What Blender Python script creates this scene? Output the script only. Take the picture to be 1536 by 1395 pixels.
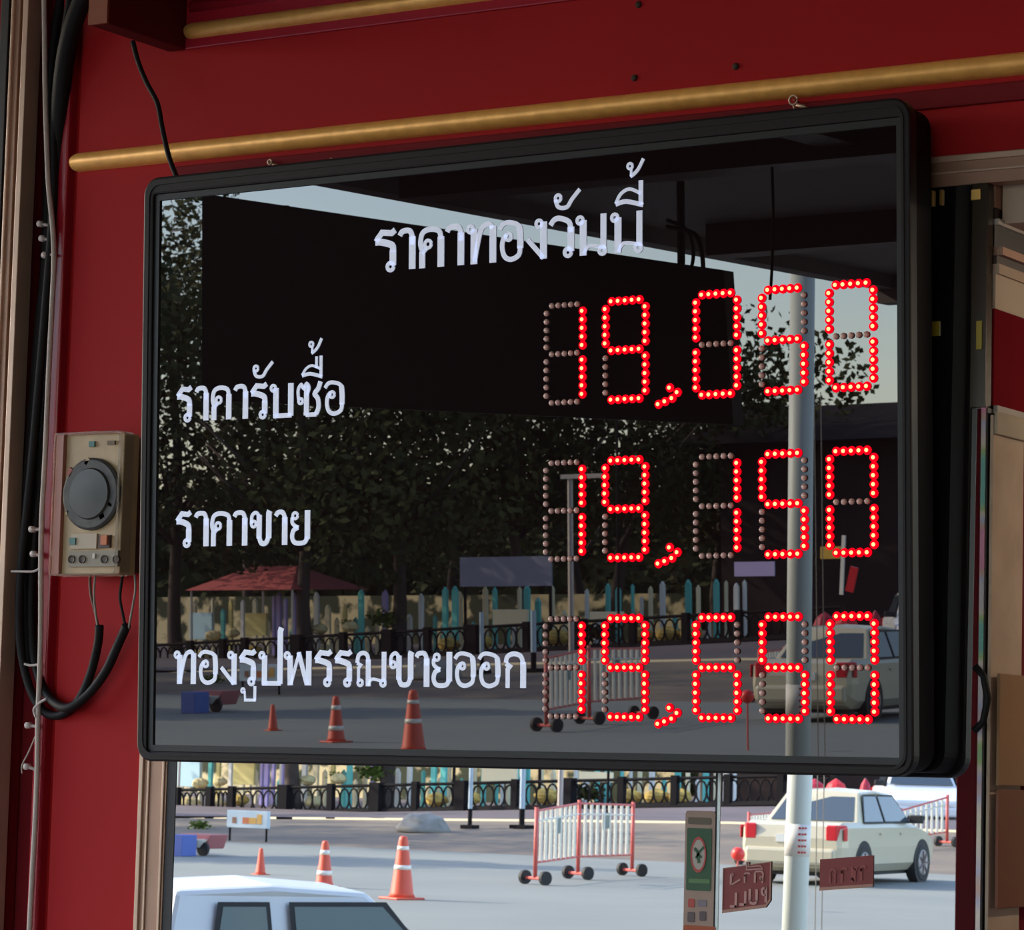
import bpy, bmesh, math, random
import numpy as np
from mathutils import Vector, Matrix
random.seed(7)
for o in list(bpy.data.objects): bpy.data.objects.remove(o)
S = bpy.context.scene
COL = S.collection

# ------------------------------------------------------------------ camera
FP = 4600.0; IW = 1536.0; IH = 1395.0; CX = 768.0; CY = 697.5
MX = np.array([[0.8469978489272608, -0.028791003175388498, -0.5308160906083651],
               [0.5309453683070159, 0.09521676697562753, 0.8420396565245821],
               [0.026299425581567996, -0.9950401225191191, 0.09593484659504986]])
CAM = np.array([1.89516185, -3.03674805, 1.75])
cd = bpy.data.cameras.new('camera'); cam = bpy.data.objects.new('camera', cd); COL.objects.link(cam)
cd.sensor_fit = 'HORIZONTAL'; cd.sensor_width = 36.0; cd.lens = FP / IW * 36.0
cd.clip_start = 0.05; cd.clip_end = 600
cd.dof.use_dof = True; cd.dof.focus_distance = 3.7; cd.dof.aperture_fstop = 50.0
rx, dn, fw = MX[:, 0], MX[:, 1], MX[:, 2]
cam.matrix_world = Matrix(((rx[0], -dn[0], -fw[0], CAM[0]), (rx[1], -dn[1], -fw[1], CAM[1]),
                           (rx[2], -dn[2], -fw[2], CAM[2]), (0, 0, 0, 1)))
S.camera = cam

# ------------------------------------------------------------------ world, sun, exposure
w = bpy.data.worlds.new('world'); S.world = w; w.use_nodes = True
nt = w.node_tree; nt.nodes.clear()
sky = nt.nodes.new('ShaderNodeTexSky'); sky.sky_type = 'NISHITA'; sky.sun_disc = False
SUNV = Vector((-0.85, 0.24, 0.50)).normalized()
sky.sun_elevation = math.asin(SUNV.z); sky.sun_rotation = math.atan2(SUNV.x, SUNV.y)
sky.air_density = 1.0; sky.dust_density = 1.0; sky.ozone_density = 1.5
bgn = nt.nodes.new('ShaderNodeBackground'); bgn.inputs[1].default_value = 0.72
wo = nt.nodes.new('ShaderNodeOutputWorld')
tint = nt.nodes.new('ShaderNodeMix'); tint.data_type = 'RGBA'; tint.blend_type = 'MULTIPLY'; tint.inputs['Factor'].default_value = 1.0
tint.inputs['B'].default_value = (1.0, 0.92, 0.88, 1)
nt.links.new(sky.outputs[0], tint.inputs['A']); nt.links.new(tint.outputs['Result'], bgn.inputs[0]); nt.links.new(bgn.outputs[0], wo.inputs[0])
sd = bpy.data.lights.new('sun', 'SUN'); sun = bpy.data.objects.new('sun', sd); COL.objects.link(sun)
sd.energy = 8.0; sd.angle = 0.009; sd.color = (1.0, 0.90, 0.72)
sun.rotation_euler = SUNV.to_track_quat('Z', 'Y').to_euler(); sun.location = (0, 5, 12)
S.view_settings.view_transform = 'Standard'; S.view_settings.look = 'None'
S.view_settings.exposure = 0.42; S.view_settings.gamma = 1.0; S.view_settings.use_curve_mapping = False

# ------------------------------------------------------------------ ray helpers
def ray(px, py):
    d = MX @ np.array([px - CX, py - CY, FP]); return d / np.linalg.norm(d)
def onwall(px, py, y=0.0):            # point seen at a pixel on the vertical plane y
    d = ray(px, py); t = (y - CAM[1]) / d[1]; return Vector(CAM + t * d)
def seen(px, py, D):                  # real point at y = -D that the window glass (plane y=0) shows at this pixel
    d = ray(px, py); t = (D - CAM[1]) / d[1]; P = CAM + t * d; return Vector((P[0], -D, P[2]))
def zpix(P, py):                      # height at the real point P that shows at image row py in the window glass
    V = np.array([P[0], -P[1], 0.0]) - CAM
    lo, hi = -5.0, 40.0
    for _ in range(50):
        m = (lo + hi) / 2; c = MX.T @ (V + np.array([0, 0, m])); y = CY + FP * c[1] / c[2]
        if y > py: lo = m
        else: hi = m
    return (lo + hi) / 2

# ------------------------------------------------------------------ materials
MATS = {}
def mat(name, col, rough=0.6, metal=0.0, noise=0.0, nscale=8.0, col2=None, bump=0.0, spec=0.5, emit=None, estr=0.0, ior=None, coat=0.0):
    if name in MATS: return MATS[name]
    m = bpy.data.materials.new(name); m.use_nodes = True; t = m.node_tree
    b = t.nodes['Principled BSDF']
    b.inputs['Base Color'].default_value = (*col, 1); b.inputs['Roughness'].default_value = rough
    b.inputs['Metallic'].default_value = metal; b.inputs['Specular IOR Level'].default_value = spec
    if ior: b.inputs['IOR'].default_value = ior
    if coat: b.inputs['Coat Weight'].default_value = coat
    if noise or bump:
        tc = t.nodes.new('ShaderNodeTexCoord'); nz = t.nodes.new('ShaderNodeTexNoise')
        nz.inputs['Scale'].default_value = nscale; nz.inputs['Detail'].default_value = 6
        t.links.new(tc.outputs['Object'], nz.inputs['Vector'])
        if noise:
            mx = t.nodes.new('ShaderNodeMix'); mx.data_type = 'RGBA'
            c2 = col2 or tuple(c * 0.55 for c in col)
            mx.inputs['A'].default_value = (*col, 1); mx.inputs['B'].default_value = (*c2, 1)
            rp = t.nodes.new('ShaderNodeMapRange'); rp.inputs['From Min'].default_value = 0.35; rp.inputs['From Max'].default_value = 0.7
            rp.inputs['To Max'].default_value = noise
            t.links.new(nz.outputs['Fac'], rp.inputs['Value']); t.links.new(rp.outputs[0], mx.inputs['Factor'])
            t.links.new(mx.outputs['Result'], b.inputs['Base Color'])
        if bump:
            bp = t.nodes.new('ShaderNodeBump'); bp.inputs['Strength'].default_value = bump; bp.inputs['Distance'].default_value = 0.01
            t.links.new(nz.outputs['Fac'], bp.inputs['Height']); t.links.new(bp.outputs[0], b.inputs['Normal'])
    if emit:
        b.inputs['Emission Color'].default_value = (*emit, 1); b.inputs['Emission Strength'].default_value = estr
    MATS[name] = m; return m
def mirror_mat(name, tint, refl):
    m = bpy.data.materials.new(name); m.use_nodes = True; t = m.node_tree; t.nodes.clear()
    o = t.nodes.new('ShaderNodeOutputMaterial'); mx = t.nodes.new('ShaderNodeMixShader')
    g = t.nodes.new('ShaderNodeBsdfGlossy'); g.inputs['Roughness'].default_value = 0.0; g.inputs['Color'].default_value = (*tint, 1)
    d = t.nodes.new('ShaderNodeBsdfDiffuse'); d.inputs['Color'].default_value = (0.012, 0.012, 0.014, 1)
    mx.inputs[0].default_value = refl
    t.links.new(d.outputs[0], mx.inputs[1]); t.links.new(g.outputs[0], mx.inputs[2]); t.links.new(mx.outputs[0], o.inputs[0])
    MATS[name] = m; return m

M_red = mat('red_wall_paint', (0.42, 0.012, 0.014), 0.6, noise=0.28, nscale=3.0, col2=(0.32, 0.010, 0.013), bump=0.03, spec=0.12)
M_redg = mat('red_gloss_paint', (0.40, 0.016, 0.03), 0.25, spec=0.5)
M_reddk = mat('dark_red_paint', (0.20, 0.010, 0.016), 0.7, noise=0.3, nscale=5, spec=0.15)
M_gold = mat('gold_painted_rod', (0.90, 0.48, 0.12), 0.42, metal=0.25, noise=0.5, nscale=60, col2=(0.62, 0.28, 0.06), bump=0.08)
M_alu = mat('bronze_aluminium', (0.42, 0.24, 0.16), 0.42, metal=0.35, noise=0.35, nscale=14, col2=(0.30, 0.17, 0.11))
M_alul = mat('pale_bronze_aluminium', (0.62, 0.42, 0.30), 0.4, metal=0.3, noise=0.3, nscale=20)
M_gasket = mat('black_gasket', (0.015, 0.011, 0.010), 0.5)
M_blk = mat('black_plastic_frame', (0.014, 0.009, 0.009), 0.45, spec=0.25)
M_case = mat('black_metal_case', (0.008, 0.004, 0.004), 0.65, spec=0.12)
M_glassb = mat('black_display_glass', (0.0095, 0.0055, 0.006), 0.0, ior=1.95, spec=0.5)
M_mirror = mirror_mat('reflective_window_film', (0.96, 0.99, 1.0), 0.56)
M_white = mat('white_glow_lettering', (0.84, 0.90, 1.0), 0.5, emit=(0.72, 0.76, 1.0), estr=0.20)  # lettering gets a slight glow to read brighter, as if backlit
M_ledr = mat('lit_led_red', (0.02, 0.0, 0.0), 0.9, spec=0.0, emit=(1.0, 0.0, 0.010), estr=0.95)
M_ledc = mat('lit_led_core', (0.1, 0.05, 0.02), 0.9, spec=0.0, emit=(1.0, 0.66, 0.27), estr=1.1)
M_ledo = mat('unlit_led_lens', (0.66, 0.40, 0.34), 0.25, spec=0.6)
M_cable = mat('black_rubber_cable', (0.012, 0.010, 0.010), 0.6, spec=0.2)
M_cord = mat('grey_flat_cord', (0.50, 0.40, 0.34), 0.6)
M_wire = mat('brown_wire', (0.12, 0.05, 0.035), 0.5)
M_wireg = mat('grey_wire', (0.28, 0.24, 0.20), 0.5)
M_tie = mat('cable_tie', (0.55, 0.46, 0.42), 0.5)
M_cream = mat('aged_cream_plastic', (0.56, 0.39, 0.21), 0.45, noise=0.5, nscale=40, col2=(0.38, 0.26, 0.14))
M_rust = mat('rusty_screw', (0.05, 0.03, 0.02), 0.7, metal=0.4)
M_brass = mat('bright_brass', (0.85, 0.52, 0.15), 0.3, metal=0.8)
M_hook = mat('galvanised_hook', (0.55, 0.38, 0.28), 0.45, metal=0.5)

# ------------------------------------------------------------------ mesh builder
class MB:
    def __init__(s): s.v = []; s.f = []; s.m = []; s.mi = 0
    def add(s, vs, fs):
        n = len(s.v); s.v += [tuple(p) for p in vs]
        for f in fs: s.f.append(tuple(i + n for i in f)); s.m.append(s.mi)
    def box(s, a, b, M=None):
        x0, y0, z0 = a; x1, y1, z1 = b
        vs = [Vector(p) for p in ((x0, y0, z0), (x1, y0, z0), (x1, y1, z0), (x0, y1, z0), (x0, y0, z1), (x1, y0, z1), (x1, y1, z1), (x0, y1, z1))]
        if M: vs = [M @ p for p in vs]
        s.add(vs, [(0, 3, 2, 1), (4, 5, 6, 7), (0, 1, 5, 4), (1, 2, 6, 5), (2, 3, 7, 6), (3, 0, 4, 7)])
    def tube(s, pts, r, n=8, r1=None):
        pts = [Vector(p) for p in pts]; m = len(pts); rings = []
        up = Vector((0.12, 0.9, 0.31)); N0 = len(s.v); k = 0
        for i, p in enumerate(pts):
            d = (pts[min(i + 1, m - 1)] - pts[max(i - 1, 0)]).normalized()
            a = d.cross(up); a = a.normalized() if a.length > 1e-4 else d.orthogonal().normalized(); b = d.cross(a)
            rr = r if r1 is None else r + (r1 - r) * i / (m - 1)
            for j in range(n):
                t = 2 * math.pi * j / n; s.v.append(tuple(p + a * math.cos(t) * rr + b * math.sin(t) * rr))
        for i in range(m - 1):
            for j in range(n):
                s.f.append((N0 + i * n + j, N0 + i * n + (j + 1) % n, N0 + (i + 1) * n + (j + 1) % n, N0 + (i + 1) * n + j)); s.m.append(s.mi)
        s.f.append(tuple(N0 + j for j in range(n))[::-1]); s.m.append(s.mi)
        s.f.append(tuple(N0 + (m - 1) * n + j for j in range(n))); s.m.append(s.mi)
    def lathe(s, prof, c=(0, 0, 0), n=16, ax='z'):
        N0 = len(s.v); c = Vector(c)
        for (r, h) in prof:
            for j in range(n):
                t = 2 * math.pi * j / n; x, y = r * math.cos(t), r * math.sin(t)
                p = {'z': (x, y, h), 'y': (x, h, y), 'x': (h, x, y)}[ax]; s.v.append(tuple(c + Vector(p)))
        for i in range(len(prof) - 1):
            for j in range(n):
                s.f.append((N0 + i * n + j, N0 + i * n + (j + 1) % n, N0 + (i + 1) * n + (j + 1) % n, N0 + (i + 1) * n + j)); s.m.append(s.mi)
        s.f.append(tuple(N0 + j for j in range(n))[::-1]); s.m.append(s.mi)
        s.f.append(tuple(N0 + (len(prof) - 1) * n + j for j in range(n))); s.m.append(s.mi)
    def prism(s, poly, y0, y1):       # polygon in x,z extruded along y
        n = len(poly)
        vs = [(x, y0, z) for x, z in poly] + [(x, y1, z) for x, z in poly]
        fs = [tuple(range(n)), tuple(range(2 * n - 1, n - 1, -1))] + [(i, i + n, (i + 1) % n + n, (i + 1) % n) for i in range(n)]
        s.add(vs, fs)
    def frame(s, outer, inner, y0, y1):
        n = len(outer); vs = []
        for y in (y0, y1):
            vs += [(x, y, z) for x, z in outer]; vs += [(x, y, z) for x, z in inner]
        fs = []
        for i in range(n):
            j = (i + 1) % n
            fs += [(i, j, n + j, n + i), (2 * n + i, 3 * n + i, 3 * n + j, 2 * n + j), (i, 2 * n + i, 2 * n + j, j), (n + i, n + j, 3 * n + j, 3 * n + i)]
        s.add(vs, fs)
    def build(s, name, m, parent=None, smooth=False, world=True, bevel=0.0, sub=0):
        off = Vector((0, 0, 0))
        if parent is not None and world: off = parent.get('_w') and Vector(parent['_w']) or Vector((0, 0, 0))
        me = bpy.data.meshes.new(name); me.from_pydata([tuple(Vector(p) - off) for p in s.v], [], s.f)
        ms = m if isinstance(m, (list, tuple)) else [m]
        for q in ms: me.materials.append(q)
        if len(ms) > 1: me.polygons.foreach_set('material_index', s.m)
        bm = bmesh.new(); bm.from_mesh(me); bmesh.ops.recalc_face_normals(bm, faces=bm.faces); bm.to_mesh(me); bm.free()
        if smooth: me.polygons.foreach_set('use_smooth', [True] * len(me.polygons))
        o = bpy.data.objects.new(name, me); COL.objects.link(o)
        if parent is not None: o.parent = parent
        if parent is not None and world: o['_w'] = list(off)
        if bevel:
            b = o.modifiers.new('bevel', 'BEVEL'); b.width = bevel; b.segments = 2; b.limit_method = 'ANGLE'
        if sub:
            b = o.modifiers.new('sub', 'SUBSURF'); b.levels = sub; b.render_levels = sub
        return o
def tag(o, label=None, cat=None, group=None, kind=None):
    if label: o['label'] = label
    if cat: o['category'] = cat
    if group: o['group'] = group
    if kind: o['kind'] = kind
    return o
def thing(name, label, cat, loc, rz=0.0, group=None, kind=None):
    o = bpy.data.objects.new(name, None); COL.objects.link(o); o.location = loc; o.rotation_euler = (0, 0, rz)
    o.empty_display_size = 0.05; o['_w'] = list(loc)
    return tag(o, label, cat, group, kind)
def copy_tree(o, parent=None):
    c = o.copy(); COL.objects.link(c)
    if parent is not None: c.parent = parent
    for ch in list(o.children): copy_tree(ch, c)
    return c
def struct(o): o['kind'] = 'structure'; return o
def rrect(x0, z0, x1, z1, r, n=5):
    P = []
    for cx, cz, a in ((x1 - r, z0 + r, -90), (x1 - r, z1 - r, 0), (x0 + r, z1 - r, 90), (x0 + r, z0 + r, 180)):
        for i in range(n + 1):
            t = math.radians(a + 90 * i / n); P.append((cx + r * math.cos(t), cz + r * math.sin(t)))
    return P
def smoothpath(P, k=5):
    P = [Vector(p) for p in P]; out = []
    for i in range(len(P) - 1):
        a, b, c, d = P[max(i - 1, 0)], P[i], P[i + 1], P[min(i + 2, len(P) - 1)]
        for j in range(k):
            t = j / k; out.append(0.5 * ((2 * b) + (c - a) * t + (2 * a - 5 * b + 4 * c - d) * t * t + (3 * b - a - 3 * c + d) * t ** 3))
    out.append(P[-1]); return out

# ================================================================== SETTING
ZH1, ZH0 = 2.4190, 2.3850         # window head frame top / bottom
XL = -0.5576                      # left edge of window frame
# main red wall with the window opening left free
b = MB()
b.box((-0.702, 0.0, 0.15), (XL, 0.12, 3.1)); b.box((XL, 0.0, ZH1), (6.0, 0.12, 3.1)); b.box((1.9, 0.0, 0.15), (6.0, 0.12, ZH1))
b.box((XL, 0.0, 0.15), (1.9, 0.12, 0.75))
struct(b.build('wall_front', M_red))
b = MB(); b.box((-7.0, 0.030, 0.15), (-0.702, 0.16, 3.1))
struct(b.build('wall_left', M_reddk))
# proud red edge strip and its shadow gap beside the main wall
b = MB(); b.box((-0.7345, -0.004, 0.15), (-0.7165, 0.075, 3.1)); struct(b.build('trim_1', M_redg, bevel=0.003))
b = MB(); b.box((-0.7165, 0.012, 0.15), (-0.702, 0.075, 3.1)); struct(b.build('trim_2', M_red))
# gold rods
def halfrod(name, xa, xb, z, r, depth):
    m = MB(); n = 10; vs = []; pr = [(-depth * math.sin(math.pi * i / n), r * math.cos(math.pi * i / n)) for i in range(n + 1)]
    stations = [(xa, 0.25), (xa + r * 0.35, 0.8), (xa + r, 1.0), (xb, 1.0)]
    for x, k in stations:
        for y, zz in pr: vs.append((x, y * k, z + zz * k))
    fs = []
    for i in range(3):
        for j in range(n): fs.append((i * (n + 1) + j, i * (n + 1) + j + 1, (i + 1) * (n + 1) + j + 1, (i + 1) * (n + 1) + j))
    fs.append(tuple(range(n + 1)))
    m.add(vs, fs); return struct(m.build(name, M_gold, smooth=True))
halfrod('trim_3', -0.7110, 3.0, 2.5125, 0.0125, 0.016)
halfrod('trim_4', -0.5300, 3.0, 2.6680, 0.0110, 0.014)
b = MB(); b.box((-0.5295, -0.004, 2.645), (3.0, 0.0, 2.79)); struct(b.build('trim_5', M_redg, bevel=0.002))
b = MB(); b.tube([(-0.52, -0.004, 2.70), (3.0, -0.004, 2.70)], 0.008, 12); struct(b.build('trim_6', M_redg, smooth=True))
b = MB(); b.box((XL + 0.02, -0.006, 2.472), (3.0, 0.0, 2.4935)); struct(b.build('trim_7', M_reddk, bevel=0.002))  # dark red strip standing in for the gold rod's shadow
# canopy, light-blocking shop block and side wall
b = MB(); b.box((-2.95, -7.4, 3.1), (7.0, 2.0, 3.22)); b.box((-2.95, -7.4, 3.05), (-2.88, 0.0, 3.1)); b.box((-2.95, -7.4, 3.0), (7.0, -7.3, 3.1)); struct(b.build('ceiling', mat('canopy_soffit', (0.22, 0.18, 0.17), 0.7, noise=0.3, nscale=2)))
b = MB()
for yy in (-5.6, -3.9, -2.2): b.box((-2.7, yy - 0.06, 3.0), (7.0, yy + 0.06, 3.1))
for xx in (-1.4, 1.2, 3.8): b.box((xx - 0.05, -7.3, 3.03), (xx + 0.05, -0.2, 3.1))
struct(b.build('trim_8', mat('canopy_beam', (0.10, 0.05, 0.045), 0.5)))
b = MB(); b.box((-60, 2.0, 0.0), (16, 9.0, 22.0)); struct(b.build('sun_block_wall', mat('sun_block_paint', (0.20, 0.14, 0.10), 0.8)))  # unseen block, raised and stretched to keep the sun off the walkway
b = MB(); b.box((3.60, -7.2, 0.15), (3.75, 0.0, 3.0)); struct(b.build('shade_wall', mat('shade_wall_paint', (0.07, 0.035, 0.03), 0.8)))  # unseen wall added to darken the right end of the walkway
b = MB(); b.box((-14, -7.3, -0.35), (14, 2.0, 0.15)); struct(b.build('floor', mat('walkway_tiles', (0.26, 0.22, 0.19), 0.6, noise=0.4, nscale=3)))

# ---- window
win = thing('window_1', 'bronze framed shop window with reflective glass under the display board', 'window', (XL, 0.0, 0.75)); win['kind'] = 'structure'
if 'category' in win: del win['category']
def frm(nm, a, c, m, bev=0.0008, par=win):
    q = MB(); q.box(a, c); return q.build(nm, m, par, bevel=bev)
frm('frame_lip', (XL, -0.0055, 0.75), (XL + 0.006, 0.02, ZH1), M_alul)
frm('frame_face', (XL + 0.006, -0.0020, 0.75), (XL + 0.042, 0.02, ZH1), M_alu)
frm('frame_rib', (XL + 0.0125, -0.0045, 0.75), (XL + 0.0155, -0.002, ZH0), M_alul)
frm('frame_rib', (XL + 0.036, -0.0045, 0.75), (XL + 0.0395, -0.002, ZH0), M_alul)
frm('gasket', (XL + 0.042, -0.001, 0.75), (XL + 0.0565, 0.02, ZH0), M_gasket)
frm('frame_face', (XL + 0.0565, -0.002, ZH0), (1.9, 0.02, ZH1), M_alu)
frm('frame_rib', (XL + 0.0565, -0.0050, ZH1 - 0.008), (1.9, -0.002, ZH1 - 0.001), M_alul)
frm('frame_rib', (XL + 0.0565, -0.0045, ZH0 + 0.013), (1.9, -0.002, ZH0 + 0.016), M_alul)
XJ = onwall(1075, 1300)[0]; XR = onwall(1466, 1395)[0] - 0.001
frm('glass_pane', (XL + 0.0565, 0.0, 0.78), (XJ - 0.0030, 0.012, ZH0), M_mirror, 0)
frm('glass_pane', (XJ + 0.0030, 0.0, 0.78), (XR, 0.012, ZH0), M_mirror, 0)
frm('joint_gasket', (XJ - 0.0030, -0.0005, 0.78), (XJ - 0.0002, 0.012, ZH0), M_gasket, 0)
frm('joint_edge', (XJ - 0.0002, -0.0008, 0.78), (XJ + 0.0032, 0.012, ZH0), mat('polished_glass_edge', (0.62, 0.68, 0.66), 0.25, metal=0.5), 0)
# bevelled edge of the door glass, its rainbow reflection painted as colour bands
me = bpy.data.materials.new('rainbow_painted_edge'); me.use_nodes = True; t = me.node_tree; pb = t.nodes['Principled BSDF']
tc = t.nodes.new('ShaderNodeTexCoord'); sp = t.nodes.new('ShaderNodeSeparateXYZ'); nz = t.nodes.new('ShaderNodeTexNoise'); nz.noise_dimensions = '1D'
nz.inputs['Scale'].default_value = 11.0; nz.inputs['Detail'].default_value = 1.0
cr = t.nodes.new('ShaderNodeValToRGB'); e = cr.color_ramp.elements
e[0].position = 0.30; e[0].color = (0.20, 0.50, 0.42, 1); e[1].position = 0.72; e[1].color = (0.75, 0.30, 0.42, 1)
for p_, c_ in ((0.40, (0.40, 0.55, 0.20, 1)), (0.46, (0.72, 0.62, 0.52, 1)), (0.55, (0.50, 0.48, 0.60, 1)), (0.63, (0.62, 0.40, 0.30, 1))):
    q = e.new(p_); q.color = c_
t.links.new(tc.outputs['Object'], sp.inputs[0]); t.links.new(sp.outputs['Z'], nz.inputs['W']); t.links.new(nz.outputs['Fac'], cr.inputs[0])
t.links.new(cr.outputs[0], pb.inputs['Base Color']); pb.inputs['Roughness'].default_value = 0.6
frm('glass_edge', (XR, -0.003, 0.78), (XR + 0.0050, 0.012, onwall(1477, 612)[2]), me, 0)
frm('edge_line', (XR + 0.0050, -0.001, 0.78), (XR + 0.0066, 0.012, onwall(1477, 612)[2]), M_gasket, 0)
# dark door stile with brass plates, above
zs = onwall(1477, 612)[2]
xs0 = onwall(1458, 450)[0]; xs1 = onwall(1482, 450)[0]
frm('door_stile', (xs0, -0.004, zs), (xs1, 0.012, ZH0), mat('dark_bronze_stile', (0.035, 0.020, 0.010), 0.2, metal=0.3))
a = onwall(1459, 302); c = onwall(1474, 284); frm('brass_plate', (a[0], -0.006, a[2]), (c[0], -0.004, c[2]), M_brass, 0.001)
a = onwall(1386, 311); c = onwall(1402, 286); frm('brass_plate', (a[0], -0.004, a[2]), (c[0], 0.0, c[2]), M_brass, 0.001)
a = onwall(1411, 308); c = onwall(1415, 285); frm('brass_plate', (a[0], -0.003, a[2]), (c[0], 0.0, c[2]), M_brass, 0)
M_yel = mat('yellow_reflection', (0.45, 0.33, 0.02), 0.4)  # yellow reflections on stile and glass, built as coloured slips
a = onwall(1467, 525); c = onwall(1476, 482); frm('yellow_reflection', (a[0], -0.0055, a[2]), (c[0], -0.004, c[2]), M_yel, 0)
a = onwall(1399, 504); c = onwall(1410, 482); frm('yellow_reflection', (a[0], -0.002, a[2]), (c[0], 0.0, c[2]), M_yel, 0)

# ---- side partition seen through the open bay on the right
XP = XR + 0.0075
def pz(py): return onwall(1482, py)[2]
pt = thing('wall_right', 'red partition with cream band running inwards at the right edge', None, (XP - 0.03, 0.014, 0.15)); pt['kind'] = 'structure'
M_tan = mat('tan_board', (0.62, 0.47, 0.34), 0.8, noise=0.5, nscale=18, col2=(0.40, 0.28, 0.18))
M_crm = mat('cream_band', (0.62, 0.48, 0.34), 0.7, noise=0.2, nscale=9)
def pband(nm, z0, z1, m, x1=0.0, y0=0.014, y1=1.6):
    q = MB(); q.box((XP - 0.03, y0, z0), (XP + x1, y1, z1)); return q.build(nm, m, pt)
pband('lower_panel', 0.15, pz(612), M_reddk, -0.002)
pband('red_panel', pz(612), pz(460), mat('maroon_panel', (0.22, 0.008, 0.014), 0.95, noise=0.3, nscale=10, spec=0.05), -0.001)
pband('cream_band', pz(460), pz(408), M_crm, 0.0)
pband('tan_band', pz(408), pz(393), M_tan, 0.004)  # narrow tan band standing proud above the cream one
pband('dark_rail', pz(393), pz(380), mat('dark_brown_wood', (0.06, 0.03, 0.02), 0.5), 0.001)
pband('brown_rail', pz(380), pz(368), M_alu, 0.008)
pband('dark_panel', pz(368), pz(334), mat('black_rail', (0.02, 0.012, 0.01), 0.5), -0.002)
pband('silver_rail', pz(334), pz(325), mat('silver_rail', (0.62, 0.55, 0.50), 0.3, metal=0.7), 0.003)
pband('dark_panel', pz(325), pz(308), MATS['black_rail'], -0.002)
pband('wood_panel', pz(308), ZH1 + 0.3, M_alu, -0.001)
# grey capping along the foot of the red panel
pband('grey_capping', pz(618), pz(606), mat('grey_capping', (0.38, 0.32, 0.26), 0.5), 0.004)
def ydepth(px):                       # depth y on the partition plane at a column
    d = ray(px, 1000); t = (XP - CAM[0]) / d[0]; return CAM[1] + t * d[1]
Y1 = ydepth(1527)
def card(nm, label, pxa, pxb, pya, pyb, m, dx, grp=None):
    ya = max(ydepth(pxa), 0.002); yb = ydepth(pxb)
    def zz(py, px):
        d = ray(px, py); t = (XP - CAM[0]) / d[0]; return CAM[2] + t * d[2]
    q = MB(); z1, z0 = zz(pya, pxa), zz(pyb, pxa)
    q.box((XP + dx, ya, z0), (XP + dx + 0.004, yb, z1))
    o = q.build(nm, m, None, bevel=0.001); return tag(o, label, 'board', grp)
card('wall_board', 'tall tan plywood board standing on edge at the right border', 1470, 1527, 618, 1440, M_tan, 0.0005)
card('pale_board', 'short paler board fixed over the top of the tall tan one', 1481, 1527, 616, 650, mat('pale_board', (0.50, 0.42, 0.30), 0.8, noise=0.3, nscale=20), 0.0045)
card('cardboard_sheet', 'upper light-brown cardboard sheet leaning by the doorway edge', 1483, 1580, 1010, 1178, mat('brown_cardboard', (0.36, 0.19, 0.09), 0.8, noise=0.5, nscale=10, col2=(0.28, 0.19, 0.10)), 0.0095)
card('cardboard_sheet', 'lower dark-brown cardboard sheet leaning by the doorway edge', 1483, 1580, 1184, 1362, mat('dark_cardboard', (0.25, 0.085, 0.05), 0.8, noise=0.6, nscale=6, col2=(0.20, 0.13, 0.07)), 0.0095)

fillm = mat('fill_tube_glow', (1, 1, 1), 0.5, emit=(1.0, 0.86, 0.68), estr=19.0)  # made-up tube, added to brighten the partition panels at the right
q = MB(); q.tube([(0, -0.45, 0), (0, 0.45, 0)], 0.018, 12); o = q.build('fill_tube', fillm, None, smooth=True); o.location = (1.25, 0.75, 2.30)
tag(o, 'added warm fill tube beyond the right edge, brightening the partition', 'lamp')
q = MB(); q.box((-0.03, -0.5, 0.018), (0.03, 0.5, 0.05)); q.build('fill_batten', M_cream, o, world=False)
b = MB(); b.box((XP, 0.03, 2.345), (1.9, 1.99, 2.40)); struct(b.build('trim_12', M_tan))
# ================================================================== DISPLAY BOARD
DL = 0.0315; RR = -0.0060; YW = 0.002
nvec = Vector((math.sin(YW), math.cos(DL) * math.cos(YW), math.sin(DL))).normalized(); uu = Vector((math.cos(YW), -math.sin(YW), 0)); vv = uu.cross(nvec)
bx = uu * math.cos(RR) - vv * math.sin(RR); bz = uu * math.sin(RR) + vv * math.cos(RR)
P0 = Vector((0, -0.079, 2.1))
board = bpy.data.objects.new('price_display_board', None); COL.objects.link(board)
board.matrix_world = Matrix(((bx.x, nvec.x, bz.x, P0.x), (bx.y, nvec.y, bz.y, P0.y), (bx.z, nvec.z, bz.z, P0.z), (0, 0, 0, 1)))
tag(board, 'large black framed gold price display with white Thai text and red glowing digits', 'display board')
GU0, GU1, GV0, GV1 = -0.4875, 0.5155, -0.3395, 0.3345
OU0, OU1, OV0, OV1 = -0.5105, 0.5330, -0.3595, 0.3635
def lb(): return MB()
def lbuild(m, nm, mt, par=board, **k): return m.build(nm, mt, par, world=False, **k)
n_ = 6
q = lb(); q.frame(rrect(OU0, OV0, OU1, OV1, 0.022, n_), rrect(GU0 - 0.0075, GV0 - 0.0075, GU1 + 0.0075, GV1 + 0.0075, 0.004, n_), -0.006, 0.012)
lbuild(q, 'frame', M_blk, bevel=0.0025)
q = lb(); q.frame(rrect(GU0 - 0.0075, GV0 - 0.0075, GU1 + 0.0075, GV1 + 0.0075, 0.004, n_), rrect(GU0, GV0, GU1, GV1, 0.001, n_), -0.0025, 0.006)
lbuild(q, 'inner_lip', mat('inner_lip_black', (0.006, 0.005, 0.005), 0.4))
q = lb(); q.frame(rrect(OU0 + 0.007, OV0 + 0.007, OU1 - 0.007, OV1 - 0.007, 0.018, n_), rrect(OU0 + 0.010, OV0 + 0.010, OU1 - 0.010, OV1 - 0.010, 0.016, n_), -0.0072, -0.005)
lbuild(q, 'frame_ridge', M_blk)
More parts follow.
